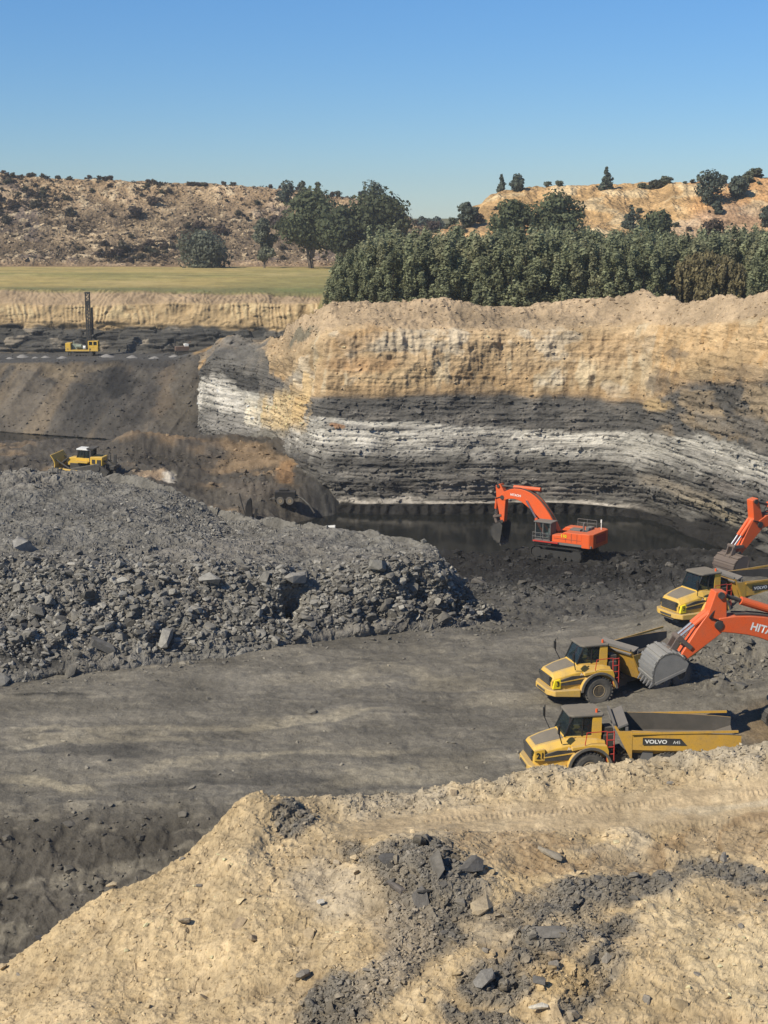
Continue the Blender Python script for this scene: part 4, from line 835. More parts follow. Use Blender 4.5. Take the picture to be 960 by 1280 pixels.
for row in range(12):
    D = 199 + 2.1 * row + .35 * row ** 1.7
    x0 = (416 + 3 * row - 480) / F * D * K; x1 = (1075 - 480) / F * D * K; stp = 1.62 + .06 * row; xx = x0 + rg.uniform(0, 1)
    while xx < x1:
        Dj = D + rg.uniform(-.9, .9); pxx = 480 + xx / (Dj * K) * F
        skip = (822 < pxx < 948 and row < 5) or (pxx > 950 and row < 2)
        q = Q(pxx, Dj, 14.2 - .004 * max(0, Dj - 205))
        if not skip and (cnt >= 296 or pxx > 985):
            me = TV[int(rg.integers(0, 8))]; sc_ = (.74 + .30 * rg.random()) * (1 + .009 * row); nq = (len(me.vertices) // 4) if 0 else 3400
            va = np.empty(len(me.vertices) * 3, np.float32); me.vertices.foreach_get('co', va); va = va.reshape(-1, 3)[:4 * 3400]; ca = np.empty(len(me.vertices) * 4, np.float32); me.attributes['col'].data.foreach_get('color', ca); ca = ca.reshape(-1, 4)[:4 * 3400, :3]
            keep = np.repeat(rg.random(3400) < .5, 4); an = rg.uniform(0, 6.28); cs, sn = math.cos(an), math.sin(an); vv = va[keep] * C(1.15, 1.15, 1) * sc_
            TSTUFF[0].append(np.stack([vv[:, 0] * cs - vv[:, 1] * sn, vv[:, 0] * sn + vv[:, 1] * cs, vv[:, 2]], -1) + q); TSTUFF[1].append(ca[keep])
        elif not skip:
            o = mobj('thicket_tree', TV[int(rg.integers(0, 8))]); o.location = q
            sc_ = (.74 + .30 * rg.random()) * (.86 if row == 0 else 1.0) * (1 + .009 * row)
            sc_ *= .68 + .32 * float(smooth(pxx, 405, 500))
            o.scale = (sc_ * rg.uniform(1.1, 1.5), sc_ * rg.uniform(1.1, 1.5), sc_); o.rotation_euler = (rg.normal(0, .05), rg.normal(0, .05), rg.uniform(0, 6.28))
            tag(o, 'slim olive green young tree in the dense thicket above the pit wall', 'tree', 'young trees of the thicket'); cnt += 1
        xx += stp * rg.uniform(.75, 1.25)
TVV = np.concatenate(TSTUFF[0]); tag(mobj('thicket_back', np_mesh('thicket_back', TVV, np.arange(len(TVV)).reshape(-1, 4), M['leaf'], np.concatenate(TSTUFF[1]))), 'olive green back part of the dense young thicket behind its front rows of trees', 'thicket', kind='stuff')
# shrubs on the hills
BV = []
for k in range(7):
    rg = np.random.default_rng(80 + k); L = crown_lobes(rg, 1.0, 1.5, .05, 9)
    V, Fc, cc = leaf_cloud(rg, L, 260, .22, [(.11, .085, .066), (.10, .088, .062), (.12, .09, .072), (.10, .098, .065), (.105, .083, .068), (.13, .145, .10), (.12, .13, .085)][k], .3)
    BV.append(np_mesh('shrub', V, Fc, M['leaf'], cc))
rg = np.random.default_rng(9)
dens = np.maximum(0, fbm(hl.flat() * .05, 3, 201) + .12).reshape(hl.s.shape); wt = vis(hl) * (hl.s > 1.15) * (hl.s < 4.05) * area(hl) * (dens ** 1.5 + .02 + 1.2 * (hl.s > 3.6))
pos, nor, _, rg = pick(hl, wt, 290, 17)
for q in pos:
    o = mobj('dry_shrub', BV[int(rg.integers(0, 5))]); o.location = q; s_ = float(np.exp(rg.normal(.22, .38))); s_ = min(s_, 1.3) if proj(q)[1] < 245 else s_; o.scale = (s_ * 1.25, s_ * 1.25, s_); o.rotation_euler = (0, 0, rg.uniform(0, 6.28))
    tag(o, 'dry brownish shrub growing on the stony left spoil hill', 'shrub', 'dry shrubs on the left hill')
pos, nor, _, rg = pick(hl, vis(hl) * (hl.s > 1.1) * (hl.s < 4.05) * area(hl) * (dens + .12), 2600, 25)
L = [(q + C(0, 0, .2), (.9, .9, .45)) for q in pos]; V, Fc, cc = leaf_cloud(rg, L, 42000, .34, (.10, .08, .058), .35, core=.0)
tag(mobj('hill_scrub', np_mesh('hill_scrub', V, Fc, M['leaf'], cc)), 'low brown scrub covering the stony left spoil hill', 'scrub', kind='stuff')
wt = vis(hr) * (hr.s > 1.3) * (hr.s < 4.1) * (hr.qy < 292) * area(hr) * (.15 + 2.2 * (hr.s > 3.3) + .8 * smooth(hr.qx, 620, 560))
pos, nor, _, rg = pick(hr, wt, 62, 18)
for q in pos:
    o = mobj('slope_shrub', BV[int(rg.integers(3, 7))]); o.location = q; s_ = float(np.exp(rg.normal(.25, .4))); o.scale = (s_ * 1.25, s_ * 1.25, s_); o.rotation_euler = (0, 0, rg.uniform(0, 6.28))
    tag(o, 'small dark shrub dotted on the face of the yellow hill', 'shrub', 'shrubs on the yellow hill')
# ------------------------------------------------------------------ machine building helpers
class MB:
    """collects shapes into one mesh"""
    def __init__(self): self.V = []; self.F = []
    def add(self, V, Fc):
        o = len(self.V); self.V += [tuple(v) for v in V]; self.F += [tuple(i + o for i in f) for f in Fc]; return self
    def box(self, c, s, rz=0, ry=0, rx=0):
        m = Matrix.Rotation(rz, 3, 'Z') @ Matrix.Rotation(ry, 3, 'Y') @ Matrix.Rotation(rx, 3, 'X'); h = [q / 2 for q in s]
        V = [Vector(c) + m @ Vector((sx * h[0], sy * h[1], sz * h[2])) for sx in (-1, 1) for sy in (-1, 1) for sz in (-1, 1)]
        return self.add(V, [(0, 1, 3, 2), (4, 6, 7, 5), (0, 4, 5, 1), (2, 3, 7, 6), (0, 2, 6, 4), (1, 5, 7, 3)])
    def prism(self, poly, y0, y1, ax='y'):
        """polygon in (x, z) pushed along y; ax 'z': polygon in (x, y) pushed along z; ax 'x': polygon in (y, z) pushed along x"""
        f = {'y': lambda p, t: (p[0], t, p[1]), 'z': lambda p, t: (p[0], p[1], t), 'x': lambda p, t: (t, p[0], p[1])}[ax]; n = len(poly)
        V = [f(p, y0) for p in poly] + [f(p, y1) for p in poly]
        return self.add(V, [tuple(range(n))[::-1], tuple(range(n, 2 * n))] + [(i, (i + 1) % n, n + (i + 1) % n, n + i) for i in range(n)])
    def tube(self, a, b, r, r2=None, n=10):
        a, b = Vector(a), Vector(b); d = (b - a).normalized(); u = d.orthogonal().normalized(); w = d.cross(u); r2 = r if r2 is None else r2
        V = [a + r * (u * math.cos(2 * PI * k / n) + w * math.sin(2 * PI * k / n)) for k in range(n)] + [b + r2 * (u * math.cos(2 * PI * k / n) + w * math.sin(2 * PI * k / n)) for k in range(n)]
        return self.add(V, [tuple(range(n))[::-1], tuple(range(n, 2 * n))] + [(i, (i + 1) % n, n + (i + 1) % n, n + i) for i in range(n)])
    def path(self, pts, r, n=6):
        for a, b in zip(pts, pts[1:]): self.tube(a, b, r, n=n)
        return self
    def lathe_y(self, prof, c, n=28):
        """profile of (radius, y) turned round a y axis through c"""
        V, Fc = [], []; m = len(prof)
        for k in range(n):
            a = 2 * PI * k / n
            for r, y in prof: V.append((c[0] + r * math.cos(a), c[1] + y, c[2] + r * math.sin(a)))
        for k in range(n):
            for q in range(m - 1): Fc.append((k * m + q, k * m + q + 1, ((k + 1) % n) * m + q + 1, ((k + 1) % n) * m + q))
        Fc.append(tuple(k * m for k in range(n))); Fc.append(tuple(k * m + m - 1 for k in range(n))[::-1])
        return self.add(V, Fc)
    def xf(self, fn): self.V = [tuple(fn(Vector(v))) for v in self.V]; return self
    def build(self, name, mat, parent=None, bevel=0.0, label=None, smooth_=False):
        me = bpy.data.meshes.new(name); me.from_pydata([tuple(v) for v in self.V], [], self.F)
        bm = bmesh.new(); bm.from_mesh(me); bmesh.ops.recalc_face_normals(bm, faces=bm.faces)
        if bevel: bmesh.ops.bevel(bm, geom=[e for e in bm.edges if len(e.link_faces) == 2 and e.calc_face_angle(0) > .5], offset=bevel, segments=1, affect='EDGES', clamp_overlap=True)
        bm.to_mesh(me); bm.free(); me.materials.append(mat)
        if smooth_:
            for q in me.polygons: q.use_smooth = True
        o = mobj(name, me, parent)
        if label: o['label'] = label
        return o
def lettering(name, text, size, o_, right, up, mat, parent, bold=.012, squash=1.0, depth=.012):
    """raised letters whose lower left corner is o_"""
    cu = bpy.data.curves.new(name, 'FONT'); cu.body = text; cu.size = size; cu.offset = bold * size; cu.extrude = 0; cu.resolution_u = 3
    ob = bpy.data.objects.new(name, cu); COL.objects.link(ob); dg = bpy.context.evaluated_depsgraph_get(); me = bpy.data.meshes.new_from_object(ob.evaluated_get(dg))
    bpy.data.objects.remove(ob); right, up = Vector(right).normalized(), Vector(up).normalized(); nrm = right.cross(up)
    for v in me.vertices: v.co = Vector(o_) + right * v.co.x * squash + up * v.co.y + nrm * depth
    me.materials.clear(); me.materials.append(mat); me.name = name
    return mobj(name, me, parent)
def arc(c, r, a0, a1, n): return [(c[0] + r * math.cos(a0 + (a1 - a0) * k / n), c[1] + r * math.sin(a0 + (a1 - a0) * k / n)) for k in range(n + 1)]

def person(label, loc, rz, cloth, mat_):
    """seated driver: one continuous skinned body with a vest and a cap"""
    me = bpy.data.meshes.new('person')
    J = [(0, 0, .12, .17), (0, 0, .42, .16), (.0, 0, .60, .15), (.03, 0, .72, .06), (.05, 0, .84, .105), (.05, 0, .97, .09),
         (0, .20, .58, .07), (.16, .25, .36, .05), (.42, .18, .42, .04), (0, -.20, .58, .07), (.16, -.25, .36, .05), (.42, -.18, .42, .04),
         (.05, .11, .10, .10), (.46, .13, .12, .075), (.52, .13, -.30, .05), (.05, -.11, .10, .10), (.46, -.13, .12, .075), (.52, -.13, -.30, .05), (.64, .13, -.33, .04), (.64, -.13, -.33, .04), (.50, .16, .44, .035), (.50, -.16, .44, .035)]
    E = [(0, 1), (1, 2), (2, 3), (3, 4), (4, 5), (2, 6), (6, 7), (7, 8), (2, 9), (9, 10), (10, 11), (0, 12), (12, 13), (13, 14), (0, 15), (15, 16), (16, 17), (14, 18), (17, 19), (8, 20), (11, 21)]
    me.from_pydata([j[:3] for j in J], E, []); o = mobj('person', me); o.location = loc; o.rotation_euler = (0, 0, rz); tag(o, label, 'person')
    o.modifiers.new('skin', 'SKIN'); o.modifiers.new('sub', 'SUBSURF').levels = 1; o.modifiers['sub'].render_levels = 1
    for k, j in enumerate(J): me.skin_vertices[0].data[k].radius = (j[3], j[3])
    me.skin_vertices[0].data[0].use_root = True; me.materials.append(M['skin'])
    v = MB(); ring = [(.15, .19, .10), (.17, .22, .35), (.165, .24, .55), (.10, .19, .67)]; n = 12
    V = [(.0 + a * 1.08 * math.cos(2 * PI * k / n), b * 1.02 * math.sin(2 * PI * k / n), z) for a, b, z in ring for k in range(n)]
    v.add(V, [(r * n + k, r * n + (k + 1) % n, (r + 1) * n + (k + 1) % n, (r + 1) * n + k) for r in range(3) for k in range(n)]).build('vest', mat_, o, smooth_=True)
    h = MB(); V = [(.05 + .125 * math.cos(a) * math.cos(b), .125 * math.sin(a) * math.cos(b), .93 + .15 * math.sin(b)) for b in (0, .5, 1.0, 1.5) for a in [2 * PI * k / n for k in range(n)]]
    h.add(V, [(r * n + k, r * n + (k + 1) % n, (r + 1) * n + (k + 1) % n, (r + 1) * n + k) for r in range(3) for k in range(n)] + [tuple(range(3 * n, 4 * n))]).build('hard_hat', M['white'], o, smooth_=True)
    return o

def tyre(c, r, w, parent, side=1):
    """tyre with lugs, rim in its hub; side is the outer face"""
    t = MB(); hw = w / 2; t.lathe_y([(r * .42, -hw * .86), (r * .55, -hw * .97), (r * .78, -hw), (r * .93, -hw * .9), (r * .97, -hw * .55), (r * .97, hw * .55), (r * .93, hw * .9), (r * .78, hw), (r * .55, hw * .97), (r * .42, hw * .86)], c, 36)
    for k in range(26):
        for sd in (-1, 1):
            a = 2 * PI * (k + (.5 if sd > 0 else 0)) / 26; m = Matrix.Rotation(-a, 3, 'Y')
            cc = Vector(c) + m @ Vector((r * .965, 0, 0)) + Vector((0, sd * hw * .52, 0))
            t.box(cc, (r * .075, hw * .95, r * .11), 0, -a, 0)
    wheel = t.build('wheel', M['rubber'], parent)
    rim = MB(); s = side; rim.lathe_y([(r * .44, s * hw * .86), (r * .42, s * hw * .93), (r * .38, s * hw * .92), (r * .35, s * hw * .55), (r * .22, s * hw * .48), (r * .20, s * hw * .78), (r * .10, s * hw * .86), (r * .02, s * hw * .86)], c, 28)
    for k in range(10): rim.tube((c[0] + r * .28 * math.cos(k * .628), c[1] + s * hw * .5, c[2] + r * .28 * math.sin(k * .628)), (c[0] + r * .28 * math.cos(k * .628), c[1] + s * hw * .66, c[2] + r * .28 * math.sin(k * .628)), r * .03, n=6)
    rim.build('rim', M['rim'], wheel)
    return wheel

# ------------------------------------------------------------------ articulated dump truck
def dump_truck(label, loc, rz, number, bend, patch, tilt=(0, 0), driver=None):
    """x forward, origin under the front axle; the rear frame turns by `bend` about the hitch"""
    t = thing('dump_truck', label, 'dump truck', loc, rz, 'articulated dump trucks', tilt)
    Y = M['yellow']
    fr = MB().box((.6, 0, 1.0), (4.2, 1.1, .5)).box((-1.1, 0, .95), (1.0, .7, .7)).box((1.6, 0, .75), (1.6, .8, .3)).tube((0, -1.2, .93), (0, 1.2, .93), .25); fr.build('front_frame', M['dark'], t)
    for s in (1, -1): tyre((0, s * 1.28, .94), .94, .76, t, s)
    # hood: loft of cross sections
    secs = [(3.0, 1.0, 1.18, 2.0), (2.85, 1.08, 1.1, 2.12), (2.2, 1.22, 1.1, 2.32), (1.5, 1.30, 1.1, 2.48), (.95, 1.32, 1.1, 2.58), (-.5, 1.32, 1.35, 2.45), (-1.0, 1.30, 1.5, 2.3)]
    hd = MB(); V = []
    for x, w, z0, z1 in secs: V += [(x, -w, z0), (x, -w, z1 - .34), (x, -w + .28, z1), (x, w - .28, z1), (x, w, z1 - .34), (x, w, z0)]
    Fc = [(i * 6 + k, i * 6 + (k + 1) % 6, (i + 1) * 6 + (k + 1) % 6, (i + 1) * 6 + k) for i in range(len(secs) - 1) for k in range(6)] + [tuple(range(6)), tuple(range((len(secs) - 1) * 6, len(secs) * 6))[::-1]]
    hood = hd.add(V, Fc).build('hood', Y, t, .03)
    top = MB(); T = [(2.80, .62, 2.145), (2.2, .74, 2.335), (1.5, .80, 2.495), (1.12, .82, 2.56)]
    V = [(x, sg * w, z) for x, w, z in T for sg in (-1, 1)] + [(x, sg * w, z - .06) for x, w, z in T for sg in (-1, 1)]
    top.add(V, [(2 * i, 2 * i + 2, 2 * i + 3, 2 * i + 1) for i in range(3)] + [(2 * i, 2 * i + 8, 2 * i + 10, 2 * i + 2) for i in range(3)] + [(2 * i + 1, 2 * i + 3, 2 * i + 11, 2 * i + 9) for i in range(3)] + [(0, 1, 9, 8)]).build('hood_panel', M['hoodtop'], hood)
    g = MB().box((3.03, 0, 1.62), (.06, 1.72, .62))
    for k in range(5): g.box((3.07, 0, 1.38 + .12 * k), (.05, 1.66, .045))
    gr = g.build('grille', M['dark'], hood)
    for s in (1, -1):
        vp = [(2.45, 1.42), (2.45, 1.78), (1.75, 1.98), (.75, 1.98), (.9, 1.72), (1.15, 1.42)]
        v = MB().prism([(x, z) for x, z in vp], s * 1.225, s * 1.345); v.build('side_vent', M['dark'], hood)
        v = MB().prism([(2.5, 1.60), (2.5, 1.66), (.7, 1.86), (.7, 1.78)], s * 1.22, s * 1.362); v.build('vent_strip', Y, hood)
        MB().box((3.02, s * .86, 1.78), (.08, .24, .26)).box((2.88, s * 1.06, 1.5), (.12, .12, .3)).build('headlight', M['glass'], hood)
    bp = [(3.28, -.95), (3.28, .95), (2.95, 1.52), (1.25, 1.62), (1.25, -1.62), (2.95, -1.52)]
    bm_ = MB().prism(bp, .78, 1.14, 'z'); bm_.xf(lambda v: Vector((v.x, v.y, v.z - (.14 if v.x < 2 and v.z < 1 else 0)))).build('bumper', Y, t, .04)
    MB().box((3.31, 0, .96), (.06, 1.2, .12)).box((3.0, 0, .70), (.3, 1.4, .18)).build('bumper_guard', M['dark'], t)
    for s in (1, -1):
        a = arc((0, .94), 1.22, R(4), R(172), 14) + arc((0, .94), 1.12, R(172), R(4), 14)
        f = MB().prism(a, s * .92, s * 1.72); f.build('fender', Y, t)
        f = MB().prism(arc((0, .94), 1.255, R(2), R(174), 14) + arc((0, .94), 1.115, R(174), R(2), 14), s * 1.66, s * 1.74); f.build('fender_flap', M['hoodtop'], t)
        MB().prism([(-1.05, .95), (-1.05, 1.9), (-.95, 2.2), (-.1, 2.3), (1.0, 2.2), (1.0, 2.0), (0, 2.16), (-.9, 1.75)], s * 1.0, s * 1.6).build('fender_deck', Y, t, .02)
    # cab
    cab = MB().prism([(-.80, 1.9), (-.80, 2.62), (1.28, 2.62), (1.35, 1.9)], -.95, .95).build('cab', Y, t, .03)
    pil = MB()
    for s in (1, -1):
        pil.prism([(-.80, 2.6), (-.80, 3.66), (-.30, 3.66), (-.24, 2.6)], s * .86, s * .95)
    pil.box((-.78, 0, 3.14), (.06, 1.7, 1.04)); pil.build('rear_pillar', Y, cab)
    for s in (1, -1):
        for q0, q1 in (((1.28, s * .91, 2.6), (.80, s * .86, 3.66)), ((.30, s * .92, 2.6), (.24, s * .9, 3.66))): MB().tube(q0, q1, .05, n=6).build('window_post', M['black'], cab)
    MB().add([(1.27, -.88, 2.64), (1.27, .88, 2.64), (.80, .84, 3.64), (.80, -.84, 3.64)], [(0, 1, 2, 3)]).build('windscreen', M['glass'], cab)
    for s in (1, -1):
        MB().add([(1.22, s * .93, 2.64), (.32, s * .93, 2.64), (.28, s * .90, 3.64), (.80, s * .88, 3.64)], [(0, 1, 2, 3)]).build('side_window', M['glass'], cab)
        MB().add([(.28, s * .935, 2.64), (-.24, s * .935, 2.64), (-.28, s * .905, 3.64), (.22, s * .905, 3.64)], [(0, 1, 2, 3)]).build('door_window', M['glass'], cab)
    MB().box((-.32, 0, 2.66), (.5, .5, .2)).box((-.58, 0, 3.15), (.14, .5, .7)).build('driver_seat', M['black'], cab)
    MB().box((.95, 0, 2.75), (.35, 1.5, .3)).tube((.72, .1, 2.9), (.6, .1, 3.0), .18, n=10).build('dashboard', M['black'], cab)
    MB().prism([(1.02, -.80), (1.02, .80), (.80, 1.0), (-.85, 1.0), (-.95, .85), (-.95, -.85), (-.85, -1.0), (.80, -1.0)], 3.66, 3.80, 'z').build('cab_roof', M['hoodtop'], cab, .04)
    MB().tube((-.6, .6, 3.8), (-.6, .6, 4.0), .07, n=8).build('beacon_lamp', M['orange'], cab)
    for s in (1, -1):
        m = MB().path([(1.5, s * 1.25, 2.35), (1.72, s * 1.55, 2.9), (1.72, s * 1.55, 3.65)], .03); m.build('mirror_arm', M['black'], t)
        MB().box((1.76, s * 1.55, 3.25), (.08, .24, .5)).build('mirror', M['black'], t)
    for s in (1, -1):
        rl = MB()
        for x in (-.95, -1.35): rl.path([(x, s * 1.55, 1.0), (x, s * 1.5, 3.0)], .03)
        for z in (1.3, 1.7, 2.1, 2.5, 2.95): rl.path([(-.95, s * 1.52, z), (-1.35, s * 1.52, z)], .03)
        rl.path([(-.95, s * 1.5, 3.0), (.2, s * 1.6, 3.0), (.3, s * 1.6, 2.3)], .025)
        rl.build('handrail', M['red'], t)
    MB().box((-1.2, 0, 2.1), (.55, 1.9, 1.0)).tube((-1.1, -.8, 2.4), (-1.1, -.8, 3.5), .12).box((-1.25, .5, 2.75), (.5, .7, .5)).build('engine_bay', M['dark'], t, .03)
    hs = MB(); rg = random.Random(4)
    for k in range(9):
        y = -.7 + .17 * k; hs.path([(-1.3, y, 1.9), (-1.65, y + .1, 1.5 + .3 * rg.random()), (-2.0, y, 1.35), (-2.3, y * .7, 1.5)], .045)
    hs.build('hoses', M['black'], t)
    # rear half, turned about the hitch
    H = Vector((-1.55, 0, 0)); rot = Matrix.Rotation(bend, 3, 'Z')
    def tw(mb): return mb.xf(lambda v: H + rot @ (v - H))
    tw(MB().box((-4.6, 0, 1.05), (5.6, .9, .42)).box((-2.0, 0, 1.0), (.9, 1.0, .6)).tube((-4.6, -1.3, .94), (-4.6, 1.3, .94), .22).tube((-6.5, -1.3, .94), (-6.5, 1.3, .94), .22).box((-5.55, .9, 1.0), (1.6, .25, .35)).box((-5.55, -.9, 1.0), (1.6, .25, .35))).build('rear_frame', M['dark'], t)
    for x in (-4.6, -6.5):
        for s in (1, -1):
            w = tyre((x, s * 1.28, .94), .94, .76, t, s)
            for oo in [w] + list(w.children):
                for v in oo.data.vertices: v.co = H + rot @ (v.co - H)
    # tray: thick walled V-bottom body, open at the back
    st = [(-2.55, 1.42, 3.06, 1.62), (-4.2, 1.36, 3.02, 1.70), (-6.2, 1.42, 2.96, 1.70), (-7.6, 1.72, 2.90, 1.66), (-8.45, 2.05, 2.84, 1.60)]
    V = []
    for x, zb, zt, hwid in st:
        zs = max(1.98, zb + .28); o_ = [(-hwid, zt), (-hwid, zs), (-hwid * .62, zb), (hwid * .62, zb), (hwid, zs), (hwid, zt)]; th = .09
        i_ = [(hwid - th, zt), (hwid - th, zs + .06), (hwid * .62 - .05, zb + th), (-hwid * .62 + .05, zb + th), (-hwid + th, zs + .06), (-hwid + th, zt)]
        V += [(x, y, z) for y, z in o_ + i_]
    n = 12; nS = len(st)
    outer = [(i * n + k, i * n + k + 1, (i + 1) * n + k + 1, (i + 1) * n + k) for i in range(nS - 1) for k in range(5)]
    inner = [(i * n + k, i * n + k + 1, (i + 1) * n + k + 1, (i + 1) * n + k) for i in range(nS - 1) for k in range(6, 11)]
    rimf = [(i * n + k, i * n + (k + 1) % n, (i + 1) * n + (k + 1) % n, (i + 1) * n + k) for i in range(nS - 1) for k in (5, 11)]
    cap = [tuple((nS - 1) * n + k for k in q) for q in ((0, 1, 10, 11), (1, 2, 9, 10), (2, 3, 8, 9), (3, 4, 7, 8), (4, 5, 6, 7))]
    tray = tw(MB().add(V, outer + rimf + cap)).build('tray', M['traypaint'], t)
    tw(MB().add(V, inner)).build('tray_lining', M['tray'], tray)
    for s in (1, -1):
        tw(MB().prism([(-2.7, 1.36), (-2.7, 1.96), (-7.4, 1.96), (-6.2, 1.36)], s * 1.28, s * 1.34)).build('tray_underside', M['dark'], tray)
        tw(MB().box((-5.4, s * 1.70, 3.02), (5.7, .10, .12), 0, R(1.9))).build('tray_rim', M['traypaint'], tray)
        tw(MB().prism([(-2.9, .95), (-3.25, 1.98), (-3.75, 1.98), (-3.75, .95)], s * 1.46, s * 1.52)).build('tray_bracket', M['grey'], tray)
        tw(MB().tube((-3.5, s * 1.35, 1.15), (-5.0, s * 1.4, 1.55), .12)).build('hoist_cylinder', M['grey'], t)
        tw(MB().tube((-5.0, s * 1.4, 1.55), (-6.1, s * 1.42, 1.84), .07)).build('hoist_rod', M['chrome'], t)
    fw_ = MB().prism([(-2.60, 1.30), (-1.78, 2.95), (-1.60, 3.28), (-1.72, 3.30), (-1.92, 3.0), (-2.72, 1.36)], -1.58, 1.58)
    for s in (1, -1): fw_.prism([(-2.60, 1.5), (-1.75, 3.02), (-2.60, 3.04)], s * 1.58, s * 1.64)
    tw(fw_).build('tray_front', M['traypaint'], tray)
    tw(MB().box((-1.98, 0, 3.24), (.85, 3.1, .10), 0, R(24)).box((-1.62, 0, 3.36), (.12, 3.1, .14)).box((-2.30, 0, 3.14), (.14, 3.2, .2))).build('spill_guard', M['grey'], tray)
    tw(MB().box((-8.48, 0, 2.1), (.08, 2.5, .16))).build('tail_lip', M['dark'], tray)
    # writing
    for s in (1, -1):
        def tx(mb_or): 
            for v in mb_or.data.vertices: v.co = H + rot @ (v.co - H)
        MB2 = tw(MB().prism([(-3.15, 2.30), (-3.15, 2.70), (-5.2, 2.66), (-5.55, 2.27)], s * 1.706, s * 1.716)); MB2.build('name_panel', M['dark'], tray)
        if s > 0:
            tx(lettering('lettering', 'VOLVO', .29, (-3.28, 1.722, 2.39), (-1, 0, 0), (0, 0, 1), M['white'], tray, .035, 1.22)); tx(lettering('lettering', 'A45', .25, (-4.78, 1.722, 2.38), (-1, 0, 0), (0, 0, 1), M['white'], tray, .0, .95))
            lettering('lettering', 'A45', .24, (1.22, 1.37, 2.00), (-1, 0, -.03), (0, 0, 1), M['white'], hood, .02)
    if patch:
        MB().prism([(3.0 - .0, 1.22), (2.50, 1.22), (2.50, 1.80), (2.88, 1.74)], 1.12, 1.30).build('number_patch', M['lime'], hood)
        lettering('lettering', number, .44, (2.80, 1.31, 1.40), (-1, .0, 0), (0, 0, 1), M['black'], hood, .03)
    else:
        lettering('lettering', number, .46, (2.92, 1.31, 1.58), (-1, .0, .02), (0, 0, 1), M['black'], hood, .03); MB().prism([(2.98, 1.45), (2.98, 2.0), (2.45, 2.08), (2.45, 1.45)], 1.1, 1.295).build('number_panel', Y, hood)
    if driver:
        bpy.context.view_layer.update(); q = t.matrix_world @ Vector((-.28, .08, 2.58)); person(driver[0], q, rz, 'vest', driver[1])
    return t

# ------------------------------------------------------------------ large excavator
def strip(pts, wid):
    """closed outline round a centre line with a half width at each point"""
    L, Rr = [], []
    for i, (p_, w) in enumerate(zip(pts, wid)):
        a = Vector(pts[max(i - 1, 0)]); b = Vector(pts[min(i + 1, len(pts) - 1)]); d = (b - a).normalized(); nn = Vector((-d.y, d.x)); q = Vector(p_); L.append(q + nn * w); Rr.append(q - nn * w)
    return [tuple(v) for v in L + Rr[::-1]]
def bez(a, b, c, n): return [tuple(Vector(a) * (1 - t) ** 2 + Vector(b) * 2 * t * (1 - t) + Vector(c) * t * t) for t in [k / n for k in range(n + 1)]]
def track_frame(t, length, z, y, w, mat, shoes=44):
    r = z / 2; tr = MB(); hl = length / 2 - r
    path = [(hl + r * math.cos(a), r + r * math.sin(a)) for a in [R(-90 + 180 * k / 10) for k in range(11)]] + [(-hl + r * math.cos(a), r + r * math.sin(a)) for a in [R(90 + 180 * k / 10) for k in range(11)]]
    per = [Vector(q) for q in path] + [Vector(path[0])]; cum = [0]
    for a, b in zip(per, per[1:]): cum.append(cum[-1] + (b - a).length)
    for k in range(shoes):
        d = cum[-1] * k / shoes; i = max(j for j in range(len(cum)) if cum[j] <= d + 1e-9); i = min(i, len(per) - 2); q = per[i].lerp(per[i + 1], (d - cum[i]) / max(1e-6, cum[i + 1] - cum[i])); dr = per[i + 1] - per[i]
        an = math.atan2(dr.y, dr.x); tr.box((q.x, y, q.y), (cum[-1] / shoes * .93, w, .09), 0, -an); tr.box((q.x + .05 * math.sin(an), y, q.y - .05 * math.cos(an)), (.07, w, .09), 0, -an)
    o = tr.build('track', mat, t)
    f = MB().prism([(-hl, .3 * z), (hl, .3 * z), (hl * 1.05, .7 * z), (-hl * 1.05, .7 * z)], y - w * .32, y + w * .32)
    for k in range(7): f.lathe_y([(.05, -w * .38), (r * .42, -w * .36), (r * .42, w * .36), (.05, w * .38)], (-hl + k * hl / 3, y, r * .5), 14)
    for x in (-hl, hl): f.lathe_y([(.05, -w * .38), (r * .86, -w * .34), (r * .86, w * .34), (.05, w * .38)], (x, y, r), 20)
    f.build('track_frame', mat, o); return o
